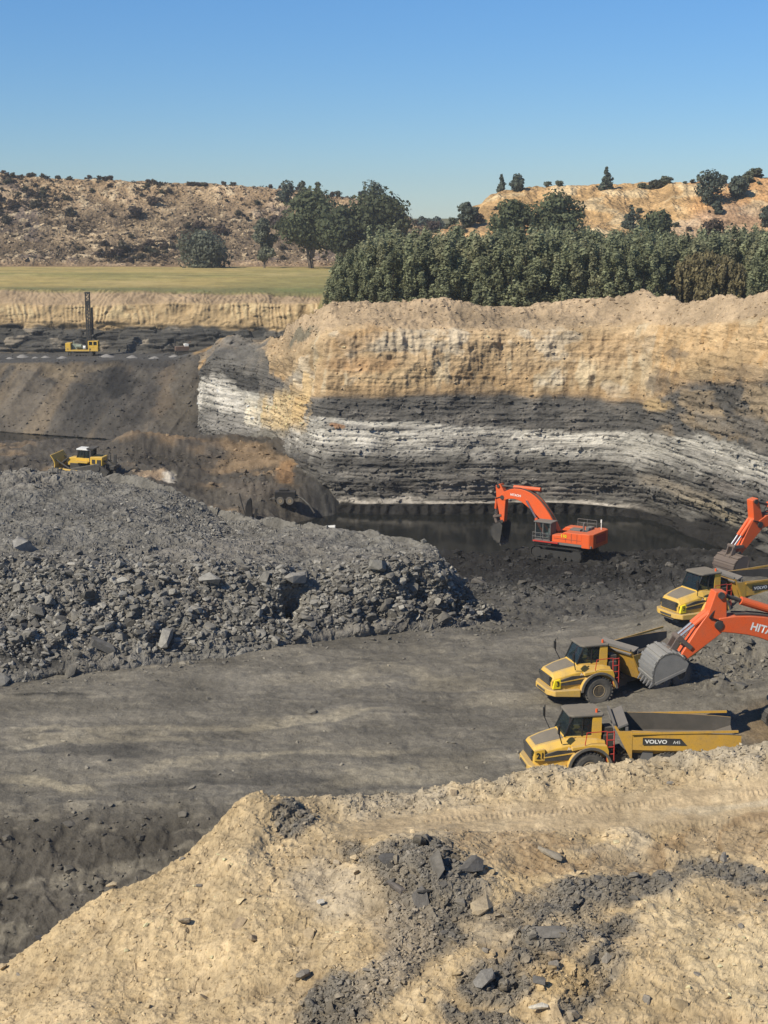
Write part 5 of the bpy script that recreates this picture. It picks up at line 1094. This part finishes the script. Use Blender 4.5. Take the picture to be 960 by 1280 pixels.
def bucket(t, S, dirv, size, width, flip, mat, teeth=5):
    """S: pin; dirv: from the pin towards the teeth; flip: side of the rounded back"""
    u = Vector(dirv).normalized(); v = Vector((-u.y, u.x)) * flip
    prof = [(.02, .10), (.10, .46), (.36, .84), (.74, 1.02), (1.16, 1.0), (1.58, .78), (1.90, .44), (2.06, .10)]; mouth = [(2.06, .02), (1.2, -.22), (.30, -.34), (.0, -.12)]
    f = lambda q: tuple(Vector(S) + size * (u * q[0] + v * q[1])); hw = width / 2; b = MB()
    out = [f(q) for q in prof]; inn = [f((1.0 + (a - 1.0) * .93, c_ * .92)) for a, c_ in prof]
    b.prism(out + inn[::-1], -hw, hw)
    side = [f(q) for q in prof + mouth]
    for s in (1, -1): b.prism(side, s * hw, s * (hw - .07 * size))
    bk = b.build('bucket', mat, t)
    rb = MB()
    for i in range(len(prof) - 1):
        a, c_ = Vector(out[i]), Vector(out[i + 1]); m = (a + c_) / 2; d = c_ - a; an = math.atan2(d.y, d.x); nn = (v if True else v)
        for q in (.5,):
            mm = a.lerp(c_, q); ctr = Vector(S) + size * u * 1.0; off = (mm - ctr).normalized() * .035 * size
            rb.box((mm.x + off.x, 0, mm.y + off.y), (.15 * size, width * .98, .07 * size), 0, -an)
    rb.build('wear_bar', mat, bk)
    for s in (1, -1):
        q0, q1 = f((.30, -.30)), f((2.0, .03)); MB().prism(strip([q0, q1], [.06 * size, .07 * size]), s * (hw + .03), s * (hw - .02)).build('side_cutter', mat, bk)
    for k in range(teeth):
        y = -hw + width * (k + .5) / teeth; a = Vector(f((2.0, .06))); c_ = Vector(f((2.36, -.04)))
        th = MB(); w1, w2 = .11 * size, .05 * size; n1 = v * .09 * size; n2 = v * .02 * size
        th.add([(a.x - n1.x, y - w1, a.y - n1.y), (a.x + n1.x, y - w1, a.y + n1.y), (a.x + n1.x, y + w1, a.y + n1.y), (a.x - n1.x, y + w1, a.y - n1.y), (c_.x - n2.x, y - w2, c_.y - n2.y), (c_.x + n2.x, y - w2, c_.y + n2.y), (c_.x + n2.x, y + w2, c_.y + n2.y), (c_.x - n2.x, y + w2, c_.y - n2.y)],
               [(0, 1, 2, 3), (4, 7, 6, 5), (0, 4, 5, 1), (1, 5, 6, 2), (2, 6, 7, 3), (3, 7, 4, 0)]); th.build('tooth', M['grey'], bk)
    ear = MB()
    for s in (1, -1): ear.prism([f((-.12, -.12)), f((-.14, .16)), f((.16, .78)), f((.42, .80)), f((.30, .1)), f((.12, -.14))], s * .30 * size, s * .22 * size)
    ear.build('hinge_plate', mat, bk)
    return f
def excavator(label, loc, rz, pose, tilt=(0, 0), trackmat='coaled', steel='dark', buck='worn', text=True, number=None, swing=0.0, scale=1.0, bside=None):
    t = thing('excavator', label, 'excavator', loc, rz, 'large orange excavators', tilt); O = M['orange']
    # undercarriage
    ux = MB().tube((0, 0, 1.1), (0, 0, 1.8), 1.35, n=24).box((0, 0, .95), (3.2, 3.0, .6)).box((1.2, 0, .95), (.7, 3.6, .5)).box((-1.2, 0, .95), (.7, 3.6, .5)); ux.build('undercarriage', M[trackmat], t)
    for s in (1, -1):
        o = track_frame(t, 6.4, 1.45, s * 1.95, .75, M[trackmat])
        if swing:
            for oo in [o] + list(o.children):
                for v in oo.data.vertices: v.co = Matrix.Rotation(swing, 3, 'Z') @ v.co
    # upper body
    dk = MB().box((-.7, 0, 1.95), (7.4, 4.4, .28)).build('deck', M['grey'], t, .03)
    en = MB().prism([(-3.2, 2.09), (-3.2, 3.35), (-.9, 3.35), (-.5, 2.95), (.55, 2.9), (.55, 2.09)], .75, 2.2).build('engine_housing', O, t, .05)
    MB().prism([(-3.2, 2.09), (-3.2, 3.35), (.3, 3.35), (.9, 2.8), (2.4, 2.7), (2.4, 2.09)], -2.2, -.75).build('pump_housing', O, t, .05)
    MB().box((-2.0, 0, 2.7), (2.6, 1.5, 1.2)).box((-1.6, .2, 3.4), (1.3, 1.0, .25)).tube((-2.6, .5, 3.3), (-2.6, .5, 4.15), .12).tube((-2.6, .5, 4.15), (-2.75, .5, 4.4), .11).box((-2.8, -.8, 3.5), (.7, .9, .4)).build('engine', M['grey'], t, .03)
    dl = MB()
    for x in (-2.6, -1.9, -1.2): dl.box((x, 2.21, 2.75), (.03, .03, 1.0))
    dl.box((-1.4, 2.21, 2.55), (3.4, .02, .03)); dl.build('panel_seam', M['dark'], en)
    cw = MB().prism([(-4.55, -1.9), (-4.55, 1.9), (-4.15, 2.3), (-3.2, 2.3), (-3.2, -2.3), (-4.15, -2.3)], 1.75, 3.42, 'z').build('counterweight', O, t, .06)
    MB().box((-4.575, 0, 2.7), (.03, 2.4, .9)).build('counterweight_panel', M['red'], cw)
    # cab on the left front
    cb = MB().box((1.75, 1.45, 2.2), (1.95, 1.4, .24)).box((1.75, 1.45, 4.22), (2.3, 1.6, .16)).box((.82, 1.45, 3.2), (.10, 1.4, 1.9)); cab = cb.build('cab', M['grey'], t, .03)
    for y in (.78, 2.12):
        pf = MB()
        for x in (.82, 1.75, 2.70): pf.box((x, y, 3.2), (.10, .10, 1.9))
        pf.box((1.75, y + .01, 2.75), (1.9, .05, .10)).build('window_frame', M['grey'], cab)
    for y in (.78, 2.12): MB().add([(.87, y, 2.32), (2.66, y, 2.32), (2.66, y, 4.14), (.87, y, 4.14)], [(0, 1, 2, 3)]).build('side_window', M['glass'], cab)
    MB().add([(2.71, .82, 2.32), (2.71, 2.08, 2.32), (2.71, 2.08, 4.14), (2.71, .82, 4.14)], [(0, 1, 2, 3)]).build('windscreen', M['glass'], cab)
    MB().box((1.4, 1.45, 2.7), (.5, .5, .5)).box((1.2, 1.45, 3.1), (.16, .5, .7)).build('seat', M['white'], cab)
    MB().box((1.3, 2.28, 2.02), (3.2, .35, .12)).build('walkway', M['red'], t)
    rl = MB()
    for x in (.9, 1.9, 2.9): rl.path([(x, 2.42, 2.05), (x, 2.42, 3.0)], .03)
    rl.path([(.9, 2.42, 3.0), (2.95, 2.42, 3.0), (2.95, .8, 3.0)], .03).path([(.9, 2.42, 2.55), (2.95, 2.42, 2.55), (2.95, .8, 2.55)], .03)
    rl.build('handrail', M['grey'], t); rl = MB()
    for x in (-3.0, -1.8, -.6): rl.path([(x, -2.1, 3.3), (x, -2.1, 4.2)], .03)
    rl.path([(-3.0, -2.1, 4.2), (-.6, -2.1, 4.2)], .03).path([(-3.0, -2.1, 3.8), (-.6, -2.1, 3.8)], .03); rl.build('handrail', M['grey'], t)
    MB().tube((-4.0, -1.2, 3.4), (-4.0, -1.2, 4.3), .05).box((-4.0, -1.2, 4.4), (.14, .14, .35)).build('antenna', M['white'], t)
    # boom
    Fp, El, T_, S = [Vector(pose[k]) for k in ('foot', 'elbow', 'tip', 'pin')]; Rr = Vector(pose['rear'])
    cl_ = bez(Fp, El, T_, 12); wd = [.42, .55, .66, .74, .80, .82, .80, .74, .68, .62, .56, .50, .40]; sb = pose.get('thick', 1.0)
    out = strip(cl_, [w * sb for w in wd]); bo = MB().prism(out, -.46, .46); boom = bo.build('boom', O, t, .04)
    hs = MB()
    for y in (.2, .35, -.25):
        pts = strip(cl_, [w * sb + .10 for w in wd])[:13]; pts = pts if (Vector(pts[6]) - Vector(cl_[6])).y > 0 else strip(cl_, [w * sb + .10 for w in wd])[13:][::-1]; hs.path([(q[0], y, q[1]) for q in pts[1:12]], .045)
    hs.build('boom_hoses', M['dark'], boom)
    # stick
    Lv = (S - T_); ax_ = Lv.normalized(); perp = Vector((-ax_.y, ax_.x)); perp = perp if perp.dot(Rr - T_) > 0 or abs(perp.dot(Rr - T_)) < .05 else -perp
    kf = pose.get('kick', 1)  # which side of the stick carries the bucket cylinder
    outer = Vector((-ax_.y, ax_.x)) * kf
    st_ = pose.get('sthick', 1.15)
    poly = [Rr + (Rr - T_).orthogonal().normalized() * .0, T_ + outer * .72 * st_ + ax_ * .0, T_ + ax_ * Lv.length * .35 + outer * .55 * st_, S + outer * .22 - ax_ * .1, S + ax_ * .25, S - outer * .26, T_ + ax_ * Lv.length * .5 - outer * .30 * st_, T_ - outer * .38 * st_ + ax_ * .2, T_ - outer * .45 - ax_ * .3]
    rr = (Rr - T_).normalized(); rp = Vector((-rr.y, rr.x)) * .32; poly = [Rr - rp + rr * .2, Rr + rp + rr * .2] + poly[1:] if (Rr + rp - (T_ + outer)).length < (Rr - rp - (T_ + outer)).length else [Rr + rp + rr * .2, Rr - rp + rr * .2] + poly[1:]
    stick = MB().prism([tuple(q) for q in poly], -.40, .40).build('stick', O, t, .04)
    for q, r_ in ((T_, .26), (Rr, .2), (S, .2)): MB().tube((q.x, -.52, q.y), (q.x, .52, q.y), r_, n=14).build('pivot_pin', M['dark'], stick)
    # stick cylinder along the top of the boom
    A = Vector(pose['stickcyl']); dA = (A - Rr); m_ = Rr + dA * pose.get('rodfrac', .42)
    MB().tube((m_.x, 0, m_.y), (A.x, 0, A.y), .24, n=14).build('stick_cylinder', O, t); MB().tube((Rr.x, 0, Rr.y), (m_.x, 0, m_.y), .12).build('stick_rod', M['dark'], t)
    # boom cylinders
    B0 = Vector(pose.get('boomcyl0', (1.9, 1.9))); B1 = Vector(cl_[6]) - Vector((0, .2)); mB = B0.lerp(B1, .55)
    for s in (1, -1): MB().tube((B0.x, s * .66, B0.y), (mB.x, s * .66, mB.y), .20, n=12).build('boom_cylinder', O, t); MB().tube((mB.x, s * .66, mB.y), (B1.x, s * .66, B1.y), .11).build('boom_rod', M['chrome'], t)
    # bucket, its cylinder and linkage
    f = bucket(t, tuple(S), pose['bdir'], pose['bsize'], pose['bwidth'], pose['bflip'], M[buck])
    bk = Vector(f((.28, .62))); C0 = T_ + outer * .86 - ax_ * .15; C0 = C0 + ax_ * pose.get('cyl0', .3); L1 = bk + (C0 - bk).normalized() * .75 * pose['bsize'] + outer * .25; m2 = C0.lerp(L1, .60)
    for y in ((.22, -.22) if pose.get('twin', True) else (0,)):
        MB().tube((C0.x, y, C0.y), (m2.x, y, m2.y), .16, n=12).build('bucket_cylinder', O, t); MB().tube((m2.x, y, m2.y), (L1.x, y, L1.y), .09).build('bucket_rod', M['chrome'], t)
    lk = MB()
    for y in (.34, -.34):
        lk.prism(strip([tuple(L1), tuple(bk)], [.15, .15]), y - .06, y + .06); lk.prism(strip([tuple(L1), tuple(S - ax_ * .75 + outer * .1)], [.14, .12]), y * 1.3 - .05, y * 1.3 + .05)
    for q in (L1, bk): lk.tube((q.x, -.5, q.y), (q.x, .5, q.y), .17, n=12)
    lk.build('bucket_link', M['brownsteel'], t)
    MB().path([(T_.x - .2, .44, T_.y + .2), (T_.x + outer.x * .9, .46, T_.y + outer.y * .9 - .2), (C0.x, .3, C0.y)], .05).build('arm_hose', M['black'], t)
    if text:
        s0 = pose.get('text', (.72, .92)); i0, i1 = s0
        for sd in (1, -1):
            q0 = Vector(cl_[i1]); q1 = Vector(cl_[i0]); d = (q1 - q0); sz = pose.get('tsize', .62)
            if sd > 0 and not pose.get('mirror'):
                lettering('lettering', 'HITACHI', sz, (q0.x - d.normalized().y * -.0 - sz * .38 * -d.normalized().y, .472, q0.y - sz * .38 * abs(d.normalized().x)), (d.x, 0, d.y), (-d.y, 0, d.x) if d.x > 0 else (d.y, 0, -d.x), M['white'], boom, .03, 1.0, .0 if d.x > 0 else .0)
    return t, dict(boom=boom, stick=stick, housing=en)
def plane_fn(loc, rz, tilt=(0, 0)):
    """photograph pixel -> (forward, up) on the machine's own middle plane"""
    Mx = Matrix.Translation(loc) @ (Matrix.Rotation(rz, 4, 'Z') @ Matrix.Rotation(tilt[1], 4, 'Y') @ Matrix.Rotation(tilt[0], 4, 'X')); Mi = Mx.inverted()
    c0 = Mi @ Vector((0, 0, CAMZ))
    def fn(x, y):
        q = Mi @ Vector(P(x, y, 100)); d = q - c0; s = -c0.y / d.y; r = c0 + d * s; return (r.x, r.z)
    return fn
# ------------------------------------------------------------------ the machines in the pit
def ground(x, y, sh=fl):
    q, _ = spot(sh, x, y); return Vector((q[0], q[1], floor_at(q[0], q[1])))
A0 = PI
q = Vector(G(728, 975, 0)); TR1 = Vector((q.x, q.y + .55, floor_at(q.x, q.y + 1.3) - .05))
dump_truck('yellow haul truck marked 21, nearest one, standing empty behind the sandy berm', TR1, A0 + R(9), '21', R(-11), False, driver=('driver in an orange shirt seated in the cab of the truck marked 21', M['hiorange']))
q = Vector(G(733, 880, 0)); TR2 = Vector((q.x + .3, q.y + 1.25, floor_at(q.x, q.y + 1.3) - .05))
dump_truck('yellow haul truck marked 3, bent at its hitch beside the grey hanging bucket', TR2, A0 + R(16), '3', R(22), True, driver=('driver in a yellow safety vest seated in the cab of the truck marked 3', M['hivis']))
q = Vector(G(893, 782, 0)); TR3 = ground(897, 778)
dump_truck('yellow haul truck marked 5, farthest one, being loaded behind the orange boom', TR3 + Vector((-.7, 2.0, -.35)), A0 + R(27), '5', R(-2), True)
# excavator by the water, seen whole
EX1 = ground(706, 696); rz1 = A0 - R(33)
pf = plane_fn(EX1, rz1)
pose = dict(foot=(1.0, 2.7), elbow=pf(660, 602), tip=pf(630, 621), pin=pf(629.5, 651), rear=pf(625, 607), stickcyl=pf(676, 612), bdir=Vector(pf(630, 683)) - Vector(pf(629.5, 651)), bsize=1.2, bwidth=2.2, bflip=1, kick=1, text=(7, 10), tsize=.36, rodfrac=.35)
def fixpose(p):
    for k in ('foot', 'elbow', 'tip', 'pin', 'rear', 'stickcyl', 'bdir'): p[k] = tuple(p[k])
    print({k: tuple(round(c, 2) for c in p[k]) for k in ('foot', 'elbow', 'tip', 'pin', 'rear', 'stickcyl', 'bdir')})
    return p
_, pr = excavator('orange excavator standing whole on the dark coal at the water edge, bucket hanging', EX1, rz1, fixpose(pose), buck='dark', number='110')
lettering('lettering', '110', .5, (-.9 + .35, 2.225, 2.75), (-1, 0, 0), (0, 0, 1), M['lime'], pr['housing'], .03)
# near excavator, its boom reaching in from the right edge
EX2 = Vector(G(1036, 902, .9)); EX2.z = floor_at(EX2.x, EX2.y) - .05; rz2 = A0 + R(10)
pf = plane_fn(EX2, rz2)
pose = dict(foot=(1.0, 2.9), elbow=pf(1015, 772), tip=pf(895, 779), pin=pf(850, 820), rear=pf(898, 742), stickcyl=pf(990, 770), bdir=Vector(pf(797, 858)) - Vector(pf(850, 820)), bsize=1.12, bwidth=2.4, sthick=1.35, bflip=1, kick=1, text=(7, 10), tsize=.62, rodfrac=.30, cyl0=-.5)
_, pr = excavator('near orange excavator whose boom reaches in from the right edge over the truck marked 3', EX2, rz2, fixpose(pose), trackmat='dark', buck='worn')
# far excavator on the right, loading the truck marked 5
EX3 = ground(1062, 752); rz3 = A0 + R(26)
pf = plane_fn(EX3, rz3)
pose = dict(foot=(1.0, 2.7), elbow=pf(1000, 620), tip=pf(946, 655), pin=pf(920, 691), rear=pf(941, 626), sthick=1.3, stickcyl=pf(1000, 640), bdir=Vector(pf(916, 730)) - Vector(pf(920, 691)), bsize=1.22, bwidth=2.9, bflip=1, kick=1, text=(7, 10), tsize=.5, rodfrac=.3, twin=True)
excavator('far orange excavator at the right edge lowering its ribbed bucket over the truck marked 5', EX3, rz3, fixpose(pose), trackmat='dark', buck='brownsteel', text=False)
# ------------------------------------------------------------------ bulldozer, drill rig and the small things in the back
DZ = Vector(G(114, 585, -3.0)); DZ.z = floor_at(DZ.x, DZ.y)
t = thing('bulldozer', 'yellow bulldozer with raised blade working on the spoil behind the rubble heap', 'bulldozer', DZ + Vector((0, 0, -.35)), A0 - R(8), None, (0, R(-3))); t.scale = (1.1,) * 3
Yl = M['dozer'] = paint('dozer_yellow', (.70, .44, .05), .3, (.30, .23, .13))
for s in (1, -1):
    pts = [(-2.4, .35), (2.3, .25), (2.75, .6), (2.5, 1.0), (-.9, 1.85), (-1.4, 1.85), (-2.7, .9)]
    o = MB().prism(pts, s * .95, s * 1.6).build('track', M['dark'], t, .08)
    fr = MB().prism([(-1.9, .5), (2.2, .45), (1.8, .8), (-.9, 1.4)], s * 1.55, s * 1.66)
    fr.lathe_y([(.05, -.1), (.42, -.1), (.42, .1), (.05, .1)], (-1.15, s * 1.6, 1.38), 14); fr.lathe_y([(.05, -.1), (.38, -.1), (.38, .1), (.05, .1)], (2.25, s * 1.6, .62), 14); fr.build('track_frame', M['dark'], o)
MB().box((.2, 0, 1.2), (4.6, 1.7, .9)).build('chassis', M['dark'], t)
MB().prism([(2.85, 1.35), (2.85, 2.2), (2.5, 2.35), (1.0, 2.45), (.9, 1.35)], -.62, .62).build('engine_hood', Yl, t, .05)
MB().box((2.88, 0, 1.8), (.06, 1.0, .7)).build('grille', M['dark'], t)
for s in (1, -1): MB().box((.9, s * 1.2, 1.95), (1.7, .8, .12)).build('fender', Yl, t)
MB().box((-.95, 0, 2.1), (1.6, 2.3, 1.15)).build('fuel_tank', Yl, t, .08)
MB().box((-1.3, 1.16, 2.0), (.5, .06, .7)).box((-.6, 1.16, 2.1), (.4, .06, .5)).build('tank_panel', M['dark'], t)
cb = MB().box((.75, 0, 2.2), (1.8, 1.7, .4)).build('cab', Yl, t, .04)
MB().prism([(-.05, 2.4), (-.05, 3.35), (1.3, 3.35), (1.65, 2.4)], -.80, .80).build('cab_window', M['glass'], cb)
for x0, x1 in ((-.05, -.05), (.75, .7), (1.66, 1.3)):
    for s in (1, -1): MB().tube((x0, s * .82, 2.4), (x1, s * .82, 3.36), .06, n=6).build('window_frame', M['black'], cb)
MB().box((.75, 0, 3.45), (1.9, 1.9, .2)).build('cab_roof', M['white'], cb, .05)
rp = MB()
for s in (1, -1): rp.box((-.15, s * 1.0, 2.85), (.22, .16, 1.5))
rp.box((-.1, 0, 3.62), (.9, 2.2, .14)).build('roll_bar', M['dark'], t)
MB().tube((1.7, .3, 2.4), (1.7, .3, 3.35), .09).build('exhaust', M['dark'], t)
bl = MB(); prof = [(4.05 - .35 * math.sin(PI * k / 8), .75 + 1.95 * k / 8) for k in range(9)]
bl.prism(prof + [(x + .12, z) for x, z in prof[::-1]], -2.3, 2.3); bl.xf(lambda v: Vector((v.x + .28 * (v.z - .7) * .8, v.y, v.z)))
blade = bl.build('blade', Yl, t, .03); MB().box((4.1, 0, .78), (.2, 4.62, .16)).build('cutting_edge', M['grey'], blade)
for s in (1, -1):
    MB().tube((.2, s * 1.85, .75), (3.85, s * 1.8, 1.0), .16).build('push_arm', Yl, t); MB().tube((2.75, s * .75, 2.3), (3.9, s * .75, 1.35), .09).build('lift_cylinder', M['dark'], t); MB().tube((2.2, s * 1.8, 1.1), (4.1, s * 1.6, 2.1), .10).build('tilt_brace', M['dark'], t)
rip = MB().box((-2.3, 0, 1.5), (1.0, .9, .4)).box((-3.0, 0, 1.45), (.5, 2.3, .45)); rip.build('ripper_beam', M['dark'], t, .04)
MB().prism([(-3.15, 3.0), (-2.85, 3.0), (-2.85, .9), (-2.55, .35), (-2.75, .3), (-3.15, .8)], -.14, .14).build('ripper_shank', M['dark'], t)
for s in (1, -1): MB().tube((-1.8, s * .6, 2.2), (-2.9, s * .6, 1.6), .11).build('ripper_cylinder', M['dark'], t)
for k, (x, y) in enumerate(((-2.5, .3), (-2.2, .5))): MB().tube((x, y, 2.0), (x, y, 3.0 - .2 * k), .07).build('hydraulic_pipe', M['dark'], t)

# drill rig on the bench
q, _ = spot(lp, 104, 444.5, (2.0, 3.0)); DR = Vector(q)
t = thing('drill_rig', 'yellow blasthole drill rig with tall dark mast on the bench below the far cut', 'drill rig', DR, 0)
for s in (1, -1): track_frame(t, 4.6, .95, s * 1.3, .5, M['dark'], 34)
MB().box((0, 0, 1.15), (6.8, 2.6, .32)).build('chassis', M['dozer'], t, .03)
MB().box((-2.85, 0, 2.0), (1.1, 2.4, 1.4)).build('radiator_housing', M['dozer'], t, .05)
mc = MB().box((-1.6, .3, 1.9), (1.3, 1.6, 1.1)).tube((-1.2, -.6, 2.0), (-.1, -.6, 2.0), .45, n=14).box((-.4, .4, 1.7), (1.1, 1.2, .7)).tube((-1.9, .4, 2.4), (-1.9, .4, 3.1), .1); mc.build('compressor', paint('pale_green_machinery', (.25, .29, .22), .3), t, .03)
MB().tube((.25, -.8, 1.75), (.75, -.8, 1.75), .4, n=14).build('dust_tank', M['white'], t)
cb = MB().box((2.35, -.2, 1.55), (2.0, 2.0, .5)).box((2.35, -.2, 3.05), (2.05, 2.05, .16)).build('cab', M['dozer'], t, .03)
wl = MB()
for x in (1.42, 2.35, 3.28):
    for y in (-1.15, .75): wl.box((x, y, 2.4), (.22, .14, 1.3))
wl.box((2.35, -1.16, 2.02), (1.9, .08, .45)).build('window_frame', M['dozer'], cb)
MB().box((2.35, -.2, 2.4), (1.78, 1.8, 1.2)).build('cab_window', M['glass'], cb)
ms = MB(); Hm = 12.0
for x in (.95, 1.75):
    for y in (-.45, .45): ms.box((x, y, 1.0 + Hm / 2), (.14, .14, Hm))
for k in range(16):
    z = 1.3 + k * .74
    for y in (-.45, .45): ms.tube((.95, y, z), (1.75, y, z + .7), .05, n=5); ms.tube((.95, y, z), (1.75, y, z), .05, n=5)
    for x in (.95, 1.75): ms.tube((x, -.45, z), (x, .45, z + .7), .05, n=5)
mast = ms.build('mast', M['dark'], t)
MB().tube((1.35, 0, .3), (1.35, 0, 11.5), .13).build('drill_pipe', M['grey'], mast); MB().box((1.35, 0, 10.9), (.75, .8, .9)).build('rotary_head', M['dark'], mast); MB().box((1.35, 0, 13.05), (1.0, 1.1, .35)).build('crown_block', M['dark'], mast)
MB().box((2.15, .1, 7.2), (.35, .5, 5.6)).build('pipe_rack', M['dark'], mast)
for x, y in ((-2.9, -1.1), (-2.9, 1.1), (1.7, -1.2), (1.7, 1.2)): MB().tube((x, y, .2), (x, y, 1.6), .14).box((x, y, .08), (.6, .6, .16)).build('levelling_jack', M['dark'], t)
# drill cuttings
for k, (x, w) in enumerate(((28, 1.7), (57, 1.3), (78, 1.5), (133, 2.0), (165, 1.7), (193, 1.6), (218, 1.3), (44, 1.0), (12, 1.2))):
    q, _ = spot(lp, x, 446 + (k % 3), (2.0, 3.0)); rg = np.random.default_rng(k); n = 14; V = [(0, 0, .55)]
    for r_, z in ((.35, .38), (.7, .12), (1.05, -.12)):
        for a in range(n): V.append((r_ * math.cos(2 * PI * a / n) * rg.uniform(.8, 1.2), r_ * math.sin(2 * PI * a / n) * rg.uniform(.8, 1.2), z * rg.uniform(.8, 1.2)))
    Fc = [(0, 1 + a, 1 + (a + 1) % n) for a in range(n)]; F4 = [(1 + r_ * n + a, 1 + (r_ + 1) * n + a, 1 + (r_ + 1) * n + (a + 1) % n, 1 + r_ * n + (a + 1) % n) for r_ in range(2) for a in range(n)]
    o = MB().add(V, Fc + F4); o.xf(lambda v: Vector((v.x * w * .85, v.y * w * .85, v.z * w * .55))); o = o.build('drill_cuttings', paint('pale_cuttings', (.34, .33, .31), .5, (.2, .19, .18)) if k == 0 else bpy.data.materials['pale_cuttings'], None, smooth_=True); o.location = q
    tag(o, 'small pale heap of drill cuttings on the dark drill bench', 'heap', 'drill cuttings on the bench')
# half hidden small drill behind the spoil ridge
q, _ = spot(lp, 228, 443, (2.0, 3.0)); t = thing('small_drill', 'small dark brown crawler machine with posts half hidden behind the spoil ridge', 'drill', Vector(q), .3)
for s in (1, -1): track_frame(t, 2.6, .8, s * .9, .4, M['dark'], 24)
bs = paint('rusty_brown_paint', (.12, .06, .04), .4); MB().box((0, 0, 1.3), (2.8, 1.7, .9)).build('body', bs, t, .05); MB().box((.9, 0, 1.9), (.9, 1.2, .7)).build('cab', M['white'], t, .05)
MB().tube((-1.3, .3, .5), (-1.4, .3, 4.0), .12).build('mast', M['dark'], t); MB().tube((-.3, -.3, 1.5), (1.9, -.3, 2.7), .1).build('feed_boom', bs, t)
# pump on the mound above the water
PQ = Vector(P(357, 634, 172)); PQ.z = max(PQ.z, floor_at(PQ.x, PQ.y))
t = thing('pump_trailer', 'dark pump trailer with two pale wheels on the spoil beside the pit water', 'pump', PQ, R(180))
MB().box((0, .2, 1.25), (2.8, 1.4, .9)).box((.2, .2, 1.8), (1.2, 1.0, .4)).build('pump_body', M['black'], t, .06); MB().box((0, .2, .72), (3.4, 1.3, .14)).build('frame', M['dark'], t)
for x in (-.62, .62):
    w = MB().lathe_y([(.2, -.12), (.5, -.12), (.52, 0), (.5, .12), (.2, .12)], (x, .98, .5), 20).build('wheel', M['rubber'], t); MB().lathe_y([(.02, .1), (.24, .13), (.26, .0), (.02, -.1)], (x, .99, .5), 16).build('rim', M['rim'], w)
MB().tube((1.6, .2, .8), (2.6, .2, .3), .06).build('tow_bar', M['dark'], t); MB().path([(-1.4, .4, 1.2), (-2.3, .9, .8), (-3.2, 1.6, .1), (-4.0, 3.0, -.8)], .12).build('suction_hose', M['black'], t)
HQ = Vector(P(311, 646, 165)); HQ.z = max(HQ.z, floor_at(HQ.x, HQ.y) - .2)
t = thing('black_upright', 'black upright shape standing on the brown spoil left of the pump', 'scrap', HQ)  # black prism, leaning pole and plate grouped as one upright dark shape
MB().prism([(-.5, -.4), (.5, -.4), (.42, 2.2), (.2, 2.5), (-.1, 2.2), (-.4, 1.4)], -.3, .3).build('sheet', M['black'], t, .05); MB().tube((-.4, 0, -.2), (-1.2, .2, 3.0), .09).build('pole', M['dark'], t); MB().box((.9, 0, .4), (.3, .5, 1.4), 0, .2).build('plate', M['black'], t)
WQ = Vector(P(411, 657, 165)); WQ.z = -7.9 * K
o = MB().prism([(-.9, -.2), (.9, -.2), (.85, .75), (-.3, .65), (-.9, .2)], -.5, .5).build('white_float', M['white'], None, .06); o.location = WQ; tag(o, 'small white float lying in the dark pit water behind the rubble crest', 'float')

# ------------------------------------------------------------------ dusty air over the pit
hz = MB().box((0, 330, 6), (900, 760, 84)).build('haze', bpy.data.materials.new('dusty_air')); hz['kind'] = 'stuff'
hm = bpy.data.materials['dusty_air']; hm.use_nodes = True; nt = hm.node_tree; nt.nodes.remove(nt.nodes['Principled BSDF'])
vol = nt.nodes.new('ShaderNodeVolumePrincipled'); vol.inputs['Color'].default_value = (.90, .89, .87, 1); vol.inputs['Density'].default_value = .00022; vol.inputs['Anisotropy'].default_value = .3
nt.links.new(vol.outputs[0], nt.nodes['Material Output'].inputs['Volume'])
print('haze top', 48, 'highest', max(float(s.V[..., 2].max()) for s in (hl, hr)))
